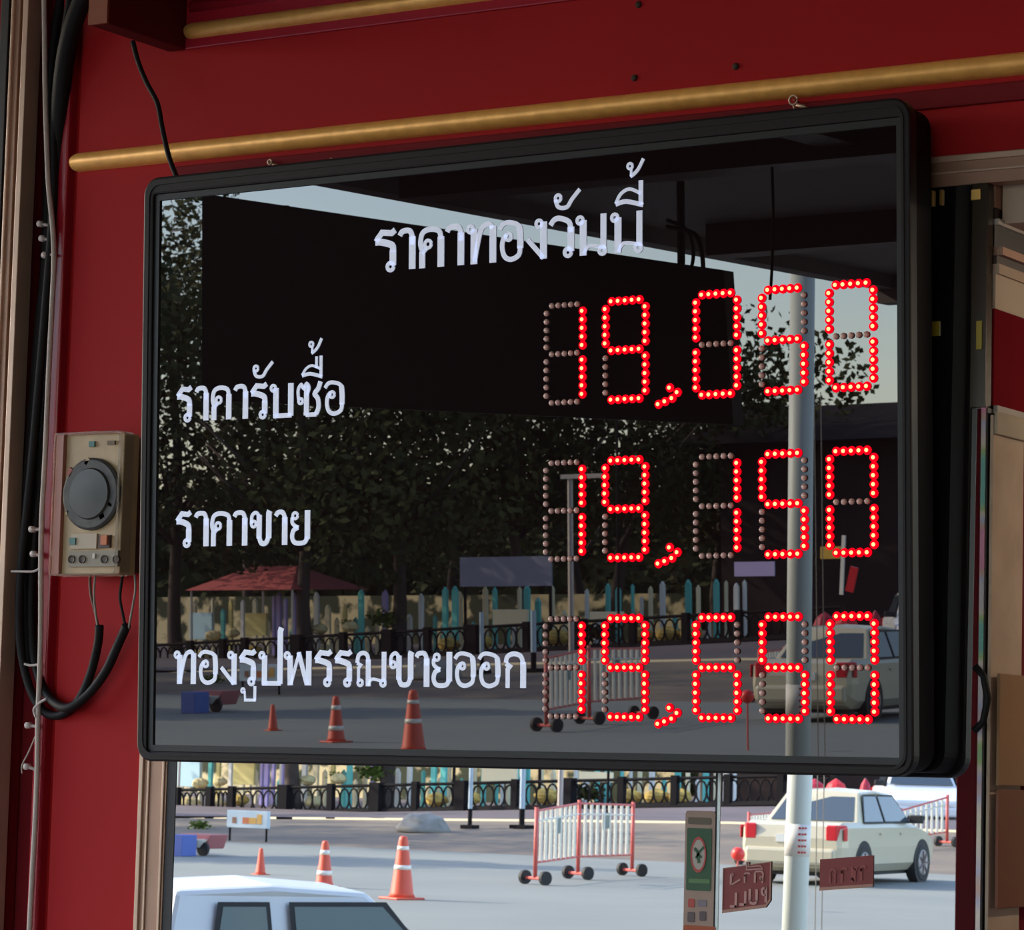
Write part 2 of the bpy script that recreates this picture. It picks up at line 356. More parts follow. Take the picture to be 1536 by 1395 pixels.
q = lb(); q.prism(rrect(GU0, GV0, GU1, GV1, 0.001, 2), 0.0, 0.006); lbuild(q, 'display_glass', M_glassb)
q = lb(); q.prism(rrect(OU0 + 0.004, OV0 + 0.004, OU1 - 0.004, OV1 - 0.004, 0.022, 6), 0.012, 0.060); lbuild(q, 'case', M_case, bevel=0.004)
# ---- digits
SEG = {'1': 'bc', '9': 'abcdfg', '0': 'abcdef', '5': 'acdfg', '6': 'acdefg'}
ROWS = [('19050', 0.1668, 0.0556, 0.0), ('19150', -0.0130, -0.1221, 0.0), ('19650', -0.1899, -0.2995, 0.0)]
COLS = [(0.0768, 0.1246), (0.1548, 0.2066), (0.2709, 0.3221), (0.3528, 0.4042), (0.4346, 0.4868)]
def dome(r, h, n=8):
    m = MB(); m.lathe([(r, 0.0), (r * 0.92, -h * 0.5), (r * 0.55, -h * 0.9)], n=n, ax='y'); return m
mled = dome(0.0052, 0.0026, 12); mled.mi = 1; mled.lathe([(0.0023, -0.0018), (0.0023, -0.0027), (0.0015, -0.0032)], n=8, ax='y')
proto = mled.build('led', [M_ledr, M_ledc], None, smooth=True); LEDME = proto.data; bpy.data.objects.remove(proto)
def led_at(x, z, par):
    o = bpy.data.objects.new('led', LEDME); COL.objects.link(o); o.parent = par; o.location = (x, -0.0006, z); return o
def seglist(u0, u1, vt, vb):
    vm = (vt + vb) / 2; ix = (u1 - u0) * 0.15; g = {}
    for k, v in (('a', vt), ('g', vm), ('d', vb)): g[k] = [(u0 + ix + (u1 - u0 - 2 * ix) * i / 4, v) for i in range(5)]
    hh = (vt - vb) / 2; a = hh * 0.15; st = (hh - 2 * a) / 4
    for k, u, top in (('f', u0, vt), ('b', u1, vt), ('e', u0, vm), ('c', u1, vm)): g[k] = [(u, top - a - st * i) for i in range(5)]
    return g
for txt, vt, vb, _ in ROWS:
    for ch, (u0, u1) in zip(txt, COLS):
        g = seglist(u0, u1, vt, vb)
        q = lb()      # thin smoked backing strips of the seven segments
        for k, pts in g.items():
            (xa, za), (xb, zb) = pts[0], pts[-1]; e_ = 0.0045
            q.box((min(xa, xb) - e_, -0.0006, min(za, zb) - e_), (max(xa, xb) + e_, 0.0, max(za, zb) + e_))
        q = lb()
        for k, pts in g.items():
            for (x, z) in pts: q.box((x - 0.0028, -0.0007, z - 0.0028), (x + 0.0028, 0.0, z + 0.0028))
        d = lbuild(q, 'digit', mat('led_socket', (0.03, 0.012, 0.012), 0.5))
        d['label'] = 'seven segment figure %s of red lamps' % ch
        un = lb()
        for k, pts in g.items():
            for (x, z) in pts:
                if k in SEG[ch]: led_at(x, z, d)
                else: un.lathe([(0.0036, -0.0006), (0.0034, -0.0022), (0.0020, -0.0034)], c=(x, 0, z), n=8, ax='y')
        if un.v:
            o = lbuild(un, 'unlit_leds', M_ledo, par=d, smooth=True); o['kind'] = 'stuff'; o['label'] = 'dull pinkish unlit lamp lenses'
    base = {0.1668: 0.0, -0.0130: -0.1775, -0.1899: -0.3545}[vt]
    q = lb(); cp = [(0.2234, 0.0478), (0.2319, 0.0505), (0.2409, 0.0537), (0.2476, 0.0600), (0.2378, 0.0655)]
    for (x, z) in cp: q.box((x - 0.0028, -0.0007, z + base - 0.0028), (x + 0.0028, 0, z + base + 0.0028))
    d = lbuild(q, 'comma', MATS['led_socket'])
    for (x, z) in cp: led_at(x, z + base, d)

for (x_, z_, w_, h_) in ((-0.4645, 0.3100, 0.004, 0.005), (-0.4620, 0.2955, 0.018, 0.0022)):
    q = lb(); q.box((x_ - w_ / 2, -0.0004, z_ - h_ / 2), (x_ + w_ / 2, 0.0, z_ + h_ / 2)); lbuild(q, 'maker_mark', mat('faint_white_mark', (0.16, 0.14, 0.13), 0.6))
# ---- lettering
def ribbon(mb, P, w0, y0=-0.0009, y1=0.0):
    """flat stroke with mitred joints, widths per point"""
    P = [Vector((p[0], 0, p[1])) for p in P]; n = len(P); L = []; R = []
    for i in range(n):
        d0 = (P[i] - P[i - 1]).normalized() if i else None; d1 = (P[i + 1] - P[i]).normalized() if i < n - 1 else None
        d0 = d0 or d1; d1 = d1 or d0
        n0 = Vector((-d0.z, 0, d0.x)); n1 = Vector((-d1.z, 0, d1.x)); nn = (n0 + n1)
        nn = nn.normalized() if nn.length > 1e-5 else n0
        k = min(1.0 / max(nn.dot(n0), 0.5), 1.6); hw = (w0[i] if isinstance(w0, list) else w0) / 2 * 1.14 * k
        L.append(P[i] + nn * hw); R.append(P[i] - nn * hw)
    vs = []
    for y in (y0, y1):
        for a_, b_ in zip(L, R): vs += [(a_.x, y, a_.z), (b_.x, y, b_.z)]
    fs = []; o = 2 * n
    for i in range(n - 1):
        a_ = 2 * i; fs += [(a_, a_ + 1, a_ + 3, a_ + 2), (o + a_, o + a_ + 2, o + a_ + 3, o + a_ + 1), (a_, a_ + 2, o + a_ + 2, o + a_), (a_ + 1, o + a_ + 1, o + a_ + 3, a_ + 3)]
    fs += [(0, o, o + 1, 1), (2 * n - 2, 2 * n - 1, o + 2 * n - 1, o + 2 * n - 2)]
    mb.add(vs, fs)
T = 0.165; Th = 0.085
def curve2(P, k=4):
    V = smoothpath([(p[0], 0, p[1]) for p in P], k); return [(p.x, p.z) for p in V]
def ring(cx, cz, r=0.085, w=0.075, n=12): return ('c', [(cx + r * math.cos(2 * math.pi * i / n), cz + r * math.sin(2 * math.pi * i / n)) for i in range(n + 1)], w)
def GL(ch, w):
    m = w - T / 2
    if ch == 'ro': return [('c', [(w - 0.02, 0.99), (w - 0.12, 0.92), (0.22, 0.95), (0.09, 0.80), (0.05, 0.74)], 0.13), ('c', curve2([(0.03, 0.73), (0.2, 0.72), (m - 0.03, 0.62), (m, 0.45)]), 0.15), ('l', [(m, 0.5), (m, 0.13)], T), ring(m - 0.07, 0.10, 0.095, 0.085)]
    if ch == 'aa': return [('c', curve2([(0.02, 0.84), (0.1, 0.94), (m - 0.08, 0.94), (m, 0.78), (m, 0.6)]), 0.12), ('l', [(m, 0.8), (m, 0.0)], T)]
    if ch == 'kho': return [('l', [(T / 2 + 0.03, 0), (T / 2 + 0.03, 0.4)], T * 0.9), ('c', curve2([(0.11, 0.42), (0.06, 0.62), (0.12, 0.86), (0.33, 0.94), (m - 0.06, 0.88), (m, 0.68)]), 0.115), ('l', [(m, 0.74), (m, 0)], T), ring(0.28, 0.58, 0.095), ('l', [(0.12, 0.36), (0.24, 0.48)], 0.09)]
    if ch == 'tho': return [ring(0.1, 0.86), ('l', [(0.2, 0.86), (0.2, 0)], T), ('c', curve2([(0.22, 0.05), (0.30, 0.45), (0.42, 0.85), (w - 0.2, 0.95), (m, 0.85)]), 0.11), ('l', [(m, 0.9), (m, 0)], T)]
    if ch == 'o': return [('c', curve2([(0.02, 0.80), (0.12, 0.92), (0.3, 0.95), (w - 0.14, 0.86), (m, 0.6), (m, 0.3)]), [0.1] * 13 + [0.15] * 8), ('c', curve2([(m, 0.35), (w - 0.12, 0.14), (w / 2, 0.045), (0.16, 0.13), (0.09, 0.35), (0.12, 0.55), (0.22, 0.66)]), 0.11), ring(0.27, 0.60)]
    if ch == 'ngo': return [ring(m - 0.13, 0.86), ('l', [(m, 0.9), (m, 0.0)], T), ('l', [(m, 0.02), (0.03, 0.50)], 0.11)]
    if ch == 'wo': return [('c', curve2([(0.02, 0.80), (0.12, 0.92), (0.28, 0.95), (m - 0.05, 0.84), (m, 0.6)]), 0.115), ('l', [(m, 0.72), (m, 0.13)], T), ring(m - 0.08, 0.11, 0.095, 0.085)]
    if ch == 'no': return [ring(0.1, 0.86), ('l', [(0.19, 0.86), (0.19, 0)], T), ('c', curve2([(0.2, 0.03), (0.35, 0.22), (m - 0.1, 0.18)]), 0.08), ('l', [(m - 0.02, 0.98), (m - 0.02, 0.12)], 0.14), ring(m - 0.05, 0.09, 0.09, 0.08)]
    if ch == 'bo': return [ring(0.1, 0.86), ('l', [(0.2, 0.86), (0.2, 0.0)], T), ('l', [(0.12, 0.05), (w - 0.05, 0.05)], 0.12), ('l', [(m, 0.03), (m, 0.98)], T)]
    if ch == 'po': return [ring(0.1, 0.86), ('l', [(0.2, 0.86), (0.2, 0.0)], T), ('l', [(0.12, 0.05), (w - 0.05, 0.05)], 0.12), ('l', [(m, 0.03), (m, 1.55), (m + 0.04, 1.66)], T)]
    if ch == 'so': return [ring(0.15, 0.45, 0.075), ('c', curve2([(0.08, 0.5), (0.06, 0.78), (0.17, 0.93), (0.25, 0.82), (0.36, 0.95), (0.45, 0.82), (0.36, 0.6)]), 0.09), ('l', [(0.36, 0.9), (0.36, 0.03)], 0.15), ('l', [(0.34, 0.045), (w - 0.18, 0.045)], 0.11), ('c', curve2([(w - 0.2, 0.05), (w - 0.11, 0.25), (w - 0.14, 0.5), (w - 0.25, 0.64), (w - 0.12, 0.8), (w - 0.05, 0.99)]), 0.13)]
    if ch == 'kha': return [ring(0.14, 0.62), ('c', curve2([(0.06, 0.62), (0.08, 0.86), (0.22, 0.95), (0.34, 0.84)]), 0.095), ('l', [(0.34, 0.88), (0.34, 0.2)], T * 0.95), ('c', curve2([(0.34, 0.25), (0.42, 0.07), (m - 0.1, 0.07), (m, 0.25)]), 0.13), ('l', [(m, 0.2), (m, 0.92), (m + 0.03, 0.99)], T)]
    if ch == 'yo': return [ring(0.19, 0.84, 0.09), ('c', curve2([(0.09, 0.8), (0.09, 0.64), (0.2, 0.54), (0.32, 0.50)]), 0.1), ('c', curve2([(0.30, 0.50), (0.14, 0.42), (0.09, 0.22), (0.2, 0.06), (w - 0.2, 0.06), (m, 0.2)]), 0.12), ('l', [(m, 0.16), (m, 0.99)], T)]
    if ch == 'pho': return [ring(0.1, 0.86), ('l', [(0.2, 0.86), (0.22, 0.0)], T), ('l', [(0.24, 0.02), (w / 2 + 0.05, 0.95)], 0.09), ('l', [(w / 2 + 0.03, 0.95), (m - 0.06, 0.02)], 0.13), ('l', [(m, 0.99), (m, 0)], T)]
    if ch == 'nho': return [ring(0.16, 0.10, 0.085), ('l', [(0.1, 0.12), (0.1, 0.52), (0.18, 0.60), (0.05, 0.66)], 0.09), ('c', curve2([(0.05, 0.66), (0.1, 0.88), (0.26, 0.95), (0.4, 0.88), (0.44, 0.7)]), 0.11), ('l', [(0.44, 0.76), (0.44, 0.0)], 0.15), ('c', curve2([(0.44, 0.03), (0.56, 0.2), (m - 0.12, 0.16)]), 0.08), ('l', [(m, 0.98), (m, 0.12)], 0.14), ring(m - 0.03, 0.09, 0.085, 0.08)]
    if ch == 'ko': return [('l', [(0.11, 0), (0.11, 0.52), (0.18, 0.60), (0.05, 0.68)], 0.12), ('c', curve2([(0.05, 0.70), (0.1, 0.87), (0.3, 0.95), (m - 0.08, 0.88), (m, 0.66)]), 0.12), ('l', [(m, 0.72), (m, 0)], T)]
    if ch == 'do': return [('l', [(T / 2 + 0.03, 0), (T / 2 + 0.03, 0.4)], T * 0.9), ('c', curve2([(0.11, 0.42), (0.06, 0.62), (0.12, 0.86), (0.33, 0.94), (m - 0.06, 0.88), (m, 0.68)]), 0.115), ('l', [(m, 0.74), (m, 0)], T), ring(0.28, 0.42, 0.095), ('l', [(0.12, 0.2), (0.24, 0.35)], 0.09)]
    # upper and lower marks: unit box w wide, 1 high
    if ch == 'mai_han': return [ring(0.22, 0.62, 0.17, 0.15), ('c', curve2([(0.06, 0.55), (0.25, 0.15), (0.75, 0.12), (1.05, 0.5), (w - 0.08, 0.98)]), 0.19)]
    if ch == 'sara_i': return [('c', curve2([(0.03, 0.18), (0.25, 0.55), (0.65, 0.72), (w - 0.1, 0.5)]), 0.12), ('c', curve2([(0.03, 0.16), (0.5, 0.24), (w, 0.04)]), 0.16), ('l', [(w - 0.1, 1.02), (w - 0.1, 0.05)], 0.17)]
    if ch == 'sara_ue': return [('c', curve2([(0.03, 0.15), (0.25, 0.45), (0.6, 0.58), (w - 0.1, 0.4)]), 0.11), ('c', curve2([(0.03, 0.13), (0.5, 0.2), (w, 0.03)]), 0.15), ('l', [(w - 0.08, 1.02), (w - 0.08, 0.05)], 0.14), ('l', [(w - 0.34, 1.0), (w - 0.34, 0.45)], 0.12)]
    if ch == 'mai_tho': return [ring(0.22, 0.66, 0.15, 0.13), ('c', curve2([(0.25, 0.10), (0.5, 0.25), (0.75, 0.5), (w - 0.06, 1.0)]), 0.17), ('l', [(0.3, 0.5), (0.28, 0.10)], 0.12)]
    if ch == 'sara_u': return [ring(0.2, 0.72, 0.13, 0.12), ('l', [(0.33, 0.7), (0.38, 0.15)], 0.13), ('l', [(0.3, 0.12), (w - 0.05, 0.12)], 0.17), ('l', [(w - 0.12, 0.08), (w - 0.12, 1.0)], 0.19)]
    if ch == 'P': return [('l', [(0.09, 0), (0.09, 1)], T), ('c', curve2([(0.09, 0.93), (w - 0.15, 0.9), (m, 0.72), (w - 0.15, 0.52), (0.09, 0.48)]), 0.14)]
    if ch == 'U': return [('l', [(0.09, 1), (0.09, 0.2)], T), ('c', curve2([(0.09, 0.25), (0.2, 0.07), (w - 0.2, 0.07), (m, 0.25)]), 0.15), ('l', [(m, 0.2), (m, 1)], T)]
    if ch == 'L': return [('l', [(0.09, 1), (0.09, 0.0)], T), ('l', [(0.02, 0.07), (w, 0.07)], 0.15)]
    return []
def glyph(ch, x0, x1, z0, z1, par, m, y0=-0.0009, y1=0.0, name='letter', flip=False, orig=None, world=False):
    H = z1 - z0; w = (x1 - x0) / H; q = MB()
    for kind, P, wd in GL(ch, w):
        wd2 = [k * H for k in wd] if isinstance(wd, list) else wd * H
        if isinstance(wd2, list) and len(wd2) != len(P): wd2 = wd2[0]
        PP = [(x0 + p[0] * H, z0 + p[1] * H) for p in P]
        if flip: PP = [(x0 + x1 - p[0], p[1]) for p in PP]
        ribbon(q, PP, wd2, y0, y1)
    return q.build(name, m, par, world=world)
BM = np.array([[bx.x, nvec.x, bz.x], [bx.y, nvec.y, bz.y], [bx.z, nvec.z, bz.z]]); BP = np.array(P0)
def buv(px, py):
    d = ray(px, py); n = BM[:, 1]; t = np.dot(BP - CAM, n) / np.dot(d, n); p = CAM + t * d - BP; return float(p @ BM[:, 0]), float(p @ BM[:, 2])
def textline(items, par=board):
    # items: (glyph, px left, px right, py top, py bottom)
    for ch, xa, xb, yt, yb in items:
        um = (xa + xb) / 2
        u0 = buv(xa, (yt + yb) / 2)[0]; u1 = buv(xb, (yt + yb) / 2)[0]; v1 = buv(um, yt)[1]; v0 = buv(um, yb)[1]
        glyph(ch, u0, u1, v0, v1, par, M_white)
def lin(xa, ya, xb, yb): return lambda x: ya + (yb - ya) * (x - xa) / (xb - xa)
def line(letters, top, bot): return [(ch, a, c, top((a + c) / 2), bot((a + c) / 2)) for ch, a, c in letters]
textline(line([('ro', 562, 594), ('aa', 599, 623), ('kho', 628, 666), ('aa', 670, 696), ('tho', 701, 744), ('o', 749, 785), ('ngo', 790, 820), ('wo', 825, 861), ('no', 865, 911), ('no', 917, 965)], lin(575, 346, 945, 316), lin(575, 407, 945, 378))
         + [('mai_han', 832, 872, 285, 314), ('sara_i', 923, 965, 273, 311), ('mai_tho', 940, 967, 239, 267)])
textline(line([('ro', 265, 288), ('aa', 294, 313), ('kho', 317, 347), ('aa', 352, 372), ('ro', 376, 401), ('bo', 406, 440), ('so', 445, 483), ('o', 487, 517)], lin(275, 581, 500, 571), lin(275, 632, 500, 623))
         + [('mai_han', 380, 411, 543, 567), ('sara_ue', 453, 484, 535, 567), ('mai_tho', 463, 484, 508, 532)])
textline(line([('ro', 264, 287), ('aa', 293, 313), ('kho', 316, 348), ('aa', 351, 371), ('kha', 375, 407), ('aa', 413, 431), ('yo', 435, 465)], lin(275, 768, 455, 765), lin(275, 820, 455, 817)))
textline(line([('tho', 262, 294), ('o', 298, 327), ('ngo', 331, 355), ('ro', 359, 384), ('po', 389, 424), ('pho', 427, 467), ('ro', 472, 498), ('ro', 502, 528), ('nho', 534, 580), ('kha', 584, 620), ('aa', 624, 644), ('yo', 647, 678), ('o', 682, 714), ('o', 718, 751), ('ko', 757, 789)], lin(275, 975, 770, 978), lin(275, 1026, 770, 1032))
         + [('sara_u', 361, 385, 1029, 1053)])

# ================================================================== THINGS ON THE WALL
def wp(px, py, y): return onwall(px, py, y)
def path(pts, y): return [onwall(a, c, y if not isinstance(y, (list, tuple)) else y[i]) for i, (a, c) in enumerate(pts)]
def cable(name, label, pts, y, r, m, cat='cable', k=6, grp=None):
    P = smoothpath(path(pts, y), k); base = P[-1]
    q = MB(); q.tube([p - base for p in P], r, 10)
    o = q.build(name, m, None, smooth=True); o.location = base; return tag(o, label, cat, grp)
# ---- timer switch
TY = -0.055
tl = wp(97, 655, TY); br = wp(181, 861, TY)
x0, x1, z0, z1 = tl[0], wp(180, 750, TY)[0], wp(140, 861, TY)[2], wp(140, 650, TY)[2]
tm = thing('timer_switch', 'aged cream dial timer switch box on the red wall left of the display', 'timer switch', ((x0 + x1) / 2, -0.012, z0))
q = MB(); q.prism(rrect(x0, z0, x1, z1, 0.003, 3), TY + 0.004, -0.020); q.build('body', M_cream, tm, bevel=0.0015)
q = MB(); q.box((x0 + 0.004, -0.020, z0 + 0.004), (wp(212, 750, -0.01)[0], 0.0, z1 - 0.004)); q.build('back_plate_shade', mat('dark_brown_plastic', (0.07, 0.03, 0.025), 0.5), tm)  # back plate widened to the right to stand in for the timer's shadow
mcl = mat('clear_cover_plastic', (0.75, 0.66, 0.55), 0.15); mcl.node_tree.nodes['Principled BSDF'].inputs['Transmission Weight'].default_value = 0.75; mcl.node_tree.nodes['Principled BSDF'].inputs['Alpha'].default_value = 0.55
xc = wp(80, 750, TY)[0]
q = MB(); q.frame(rrect(xc, z0 - 0.002, x1 + 0.001, z1 + 0.002, 0.004, 3), rrect(xc + 0.003, z0 + 0.001, x1 - 0.002, z1 - 0.001, 0.003, 3), TY - 0.004, TY + 0.022)
q.build('clear_cover', mcl, tm)
q = MB(); q.box((xc + 0.0025, TY - 0.0015, z0), (x0 - 0.0002, TY + 0.016, z1)); q.build('cover_side', mat('reddish_cover', (0.42, 0.16, 0.11), 0.3), tm)
dc = wp(137, 741, TY); R_ = 0.046
q = MB(); q.lathe([(R_, TY + 0.003), (R_, TY - 0.001), (R_ - 0.003, TY - 0.003)], c=(dc[0], 0, dc[2]), n=32, ax='y'); q.build('dial', mat('dark_dial', (0.028, 0.024, 0.020), 0.5, noise=0.5, nscale=60, col2=(0.11, 0.10, 0.085)), tm)
q = MB(); q.lathe([(R_ * 0.72, TY - 0.003), (R_ * 0.68, TY - 0.006), (R_ * 0.2, TY - 0.0065)], c=(dc[0], 0, dc[2]), n=28, ax='y'); q.build('dial_knob', mat('smoky_knob', (0.045, 0.040, 0.034), 0.3, noise=0.4, nscale=50, col2=(0.08, 0.075, 0.065)), tm)
def chip(nm, px, py, w_, h_, m, yy=TY - 0.0065, rot=0.0):
    c = wp(px, py, yy); q = MB(); q.box((-w_ / 2, yy - 0.001, -h_ / 2), (w_ / 2, yy + 0.004, h_ / 2), Matrix.Translation((c[0], 0, c[2])) @ Matrix.Rotation(rot, 4, 'Y')); return q.build(nm, m, tm)
M_or = mat('orange_lever', (0.60, 0.16, 0.05), 0.5); M_wh = mat('dull_white', (0.62, 0.58, 0.50), 0.5); M_tl = mat('teal_mark', (0.10, 0.22, 0.20), 0.6)
chip('dial_pin', 105, 708, 0.007, 0.010, mat('red_pin', (0.30, 0.06, 0.04), 0.5), TY - 0.002, 0.5)
chip('dial_pin', 164, 756, 0.010, 0.004, M_wh, TY - 0.002, 0.5); chip('dial_pin', 153, 774, 0.008, 0.007, MATS['red_pin'], TY - 0.002, -0.5)
chip('dial_pin', 101, 769, 0.006, 0.003, M_cream, TY - 0.002, -0.8); chip('dial_pin', 131, 692, 0.005, 0.009, M_cream, TY - 0.002, 0.6)
chip('label_plate', 126, 812, 0.042, 0.019, mat('pale_label', (0.55, 0.44, 0.32), 0.6), TY + 0.001)
chip('label_mark', 109, 812, 0.010, 0.009, M_tl, TY - 0.001); chip('brand_mark', 138, 666, 0.009, 0.007, M_tl, TY + 0.0018)
chip('stamp_mark', 167, 664, 0.012, 0.005, mat('brown_mark', (0.16, 0.11, 0.06), 0.6), TY + 0.0018)
chip('switch_recess', 157, 812, 0.018, 0.016, MATS['dark_brown_plastic'], TY + 0.001); chip('switch_lever', 156, 810, 0.010, 0.012, M_or, TY - 0.002)
chip('terminal_block', 140, 838, 0.080, 0.020, mat('grey_terminal', (0.30, 0.25, 0.18), 0.5), TY + 0.001)
for px in (108, 124, 157, 175):
    c = wp(px, 839, TY); q = MB(); q.lathe([(0.0052, TY + 0.002), (0.0052, TY - 0.002), (0.003, TY - 0.001)], c=(c[0], 0, c[2]), n=12, ax='y'); q.build('terminal_screw', mat('dark_screw', (0.06, 0.04, 0.03), 0.5, metal=0.3), tm)
chip('terminal_clip', 141, 834, 0.004, 0.006, M_wh, TY - 0.001)

# ---- cables
cable('power_cable', 'thick black cable looping up to the left wires of the timer', [(112, -40), (96, 60), (82, 180), (80, 300), (68, 460), (47, 700), (31, 860), (30, 960), (44, 1030), (66, 1067), (92, 1072), (118, 1050), (136, 1010), (147, 965), (149, 938)], [-0.008] * 13 + [-0.02, -0.025], 0.0057, M_cable, grp=None)
cable('power_cable', 'thick black cable looping up to the right wires of the timer', [(124, -40), (104, 60), (92, 180), (90, 300), (80, 460), (62, 700), (48, 860), (47, 940), (54, 1000), (72, 1044), (100, 1062), (130, 1044), (158, 1008), (178, 965), (190, 938)], [0.008] * 7 + [0.004, -0.002, -0.010, -0.022, -0.020, -0.02, -0.02, -0.025], 0.0060, M_cable)
cable('power_cable', 'thin black cable running straight up behind the cable pair', [(98, -40), (84, 40), (74, 160), (70, 320), (62, 470), (44, 700), (40, 860), (44, 1000)], 0.019, 0.0062, M_cable)
cable('black_conduit', 'black cable curving down from the top left corner onto the recess', [(160, -70), (124, 0), (106, 50), (95, 110), (88, 200), (84, 330), (66, 480), (54, 640), (46, 760), (42, 860)], [-0.024, -0.024, -0.022, -0.012, 0.0, 0.008, 0.012, 0.012, 0.012, 0.012], 0.0125, M_cable)
cable('timer_wire', 'brown wire from the left terminals down to the black cable', [(135, 862), (136, 890), (142, 915), (148, 944)], [-0.03, -0.03, -0.027, -0.025], 0.0019, M_wire)
cable('timer_wire', 'grey wire beside the brown wire under the timer', [(143, 862), (141, 890), (143, 915), (147, 944)], [-0.034, -0.034, -0.030, -0.025], 0.0015, M_wireg)
cable('timer_wire', 'dark wire from the right of the timer into the second cable', [(184, 862), (180, 895), (184, 920), (189, 945)], [-0.03, -0.03, -0.027, -0.025], 0.0019, M_cable)
cable('timer_wire', 'rightmost grey wire hanging from the timer', [(202, 862), (203, 885), (198, 915), (193, 943)], [-0.03, -0.03, -0.027, -0.025], 0.0015, M_wireg)
cable('grey_cord', 'thin grey cord running down the left edge strip to the floor', [(66, -30), (67, 60), (68, 140), (70, 210), (73, 280), (79, 340), (81, 390), (78, 460), (73, 560), (68, 680), (62, 800), (61, 960), (57, 1080), (56, 1150), (53, 1230), (48, 1320), (43, 1420)], [-0.014] * 17, 0.0036, M_cord, 'cord', 5)
cable('sign_cable', 'black cord hanging from the overhead bracket to the display top', [(199, 62), (207, 92), (220, 124), (236, 155), (243, 190), (250, 222), (257, 246), (266, 268)], [-0.03, -0.03, -0.034, -0.04, -0.045, -0.05, -0.055, -0.06], 0.0034, M_cable)
# clips and ties
def clip(label, px, py, y, px2, py2, grp=None):
    a = wp(px, py, y); c = wp(px2, py2, y); q = MB(); q.tube([a - a, (c - a)], 0.0022, 8); q.lathe([(0.0042, -0.004), (0.0042, 0.004)], n=10, ax='y')
    o = q.build('cord_clip', M_tie, None, smooth=True); o.location = a; return tag(o, label, 'clip', grp)
clip('topmost pale cord clip beside the red edge strip', 61, 336, -0.010, 74, 338)
clip('second pale cord clip from the top on the grey cord', 64, 358, -0.010, 77, 360)
clip('third pale cord clip with two lobes on the grey cord', 68, 383, -0.010, 80, 382)
clip('upper pale clip left of the timer switch', 49, 794, -0.014, 62, 794)
clip('lower pale clip left of the timer switch', 51, 831, -0.014, 64, 834)
clip('pale cord clip just under the cable loop', 43, 1088, -0.012, 57, 1090)
clip('small pale clip where the cord kinks near the bottom left', 41, 1150, -0.012, 53, 1154)
cable('cable_tie', 'brown tie reaching across the cables left of the timer', [(17, 857), (28, 857), (50, 857), (60, 852)], -0.016, 0.0016, M_tie, 'cable tie')
cable('cable_tie', 'pale tie on the inner cable above the loop', [(37, 996), (46, 998), (57, 997)], -0.012, 0.0017, M_tie, 'cable tie')
cable('cable_tie', 'pale tie wrapped around the bottom of the cable loop', [(70, 1048), (60, 1054), (51, 1064), (54, 1076)], -0.017, 0.0018, M_tie, 'cable tie')
cable('loose_thread', 'thin loose cord end hanging by the lowest clip', [(53, 1105), (42, 1130), (33, 1148), (33, 1160)], -0.010, 0.0010, M_cord, 'cord')
# ---- shutter channel at the far left
def strip(nm, px, w_, y0, y1, m, par, z0=0.15, z1=3.1):
    x = wp(px, 400, y0)[0]; q = MB(); q.box((x - w_ / 2, y0, z0), (x + w_ / 2, y1, z1)); return q.build(nm, m, par, bevel=0.001)
xx = wp(20, 400, -0.02)[0]
ch = thing('shutter_channel', 'tan aluminium shutter channel running up the far left edge', 'shutter channel', (xx, 0.0, 0.15))
strip('channel_face', 22, 0.009, -0.022, 0.006, M_alul, ch); strip('channel_web', 31, 0.008, -0.006, 0.010, M_alu, ch); strip('channel_groove', 40, 0.008, 0.004, 0.028, M_reddk, ch)
strip('channel_web', 8, 0.014, -0.014, 0.028, M_alu, ch); strip('channel_lip', 2, 0.004, -0.018, 0.028, M_alul, ch); strip('channel_dark', -9, 0.014, -0.01, 0.028, M_gasket, ch)
# ---- projecting bracket board at the top left
A0 = wp(281, 76, 0.0); xB = A0[0] - 0.030
def fitdepth(px, x):                  # depth at which the plane x shows at column px
    d = ray(px, 40); t = (x - CAM[0]) / d[0]; return CAM[1] + t * d[1]
yF = fitdepth(163, A0[0])
q = MB(); q.box((xB, yF, A0[2] + 0.001), (A0[0], 0.0, 2.95)); o = q.build('bracket_board', mat('maroon_board', (0.11, 0.006, 0.008), 0.6, spec=0.2), None, bevel=0.002)
tag(o, 'dark maroon bracket board jutting from the wall at the top left', 'bracket')
q = MB(); q.box((xB, yF - 0.004, A0[2] + 0.001), (A0[0] - 0.0, yF, 2.95)); o = q.build('bracket_edging', mat('orange_brown_edge', (0.26, 0.06, 0.02), 0.6), None); tag(o, 'orange-brown edging on the front of the bracket board', 'edging')
# ---- screws and hooks
def screw(label, px, py, r=0.0042):
    c = wp(px, py, 0.0); q = MB(); q.lathe([(r, 0.0), (r, -0.0015), (r * 0.6, -0.0028)], n=10, ax='y'); o = q.build('screw', M_rust, None, smooth=True); o.location = c; tag(o, label, 'screw', None)
screw('rusty screw head in the red fascia at the top border', 958, 7); screw('rusty screw head in the red wall above the gold rod centre', 952, 117); screw('rusty screw head directly above the gold rod near the ring hook', 1104, 100)
def hook(label, px, py, r=0.0052):
    c = wp(px, py, -0.012); q = MB(); q.tube([(r * math.cos(t), 0.0, r * math.sin(t)) for t in [2 * math.pi * i / 14 for i in range(15)]], 0.0013, 6)
    q.tube([(0, 0.0, -r), (0.002, 0.0005, -r - 0.006)], 0.0014, 6); q.tube([(0.004, 0.0, -r - 0.001), (0.012, 0.001, -r - 0.003), (0.018, 0.004, -r - 0.006)], 0.0022, 6)
    q.tube([(0, 0.0, 0), (0.0, 0.012, 0)], 0.001, 6)
    o = q.build('screw_eye', M_hook, None, smooth=True); o.location = c; tag(o, label, 'hook')
hook('ring screw eye above the right half of the display', 1190, 150)
hook('corroded screw eye above the left half of the display', 405, 243, 0.003)
hook('tiny screw eye on the display top left of centre', 497, 240, 0.0018)
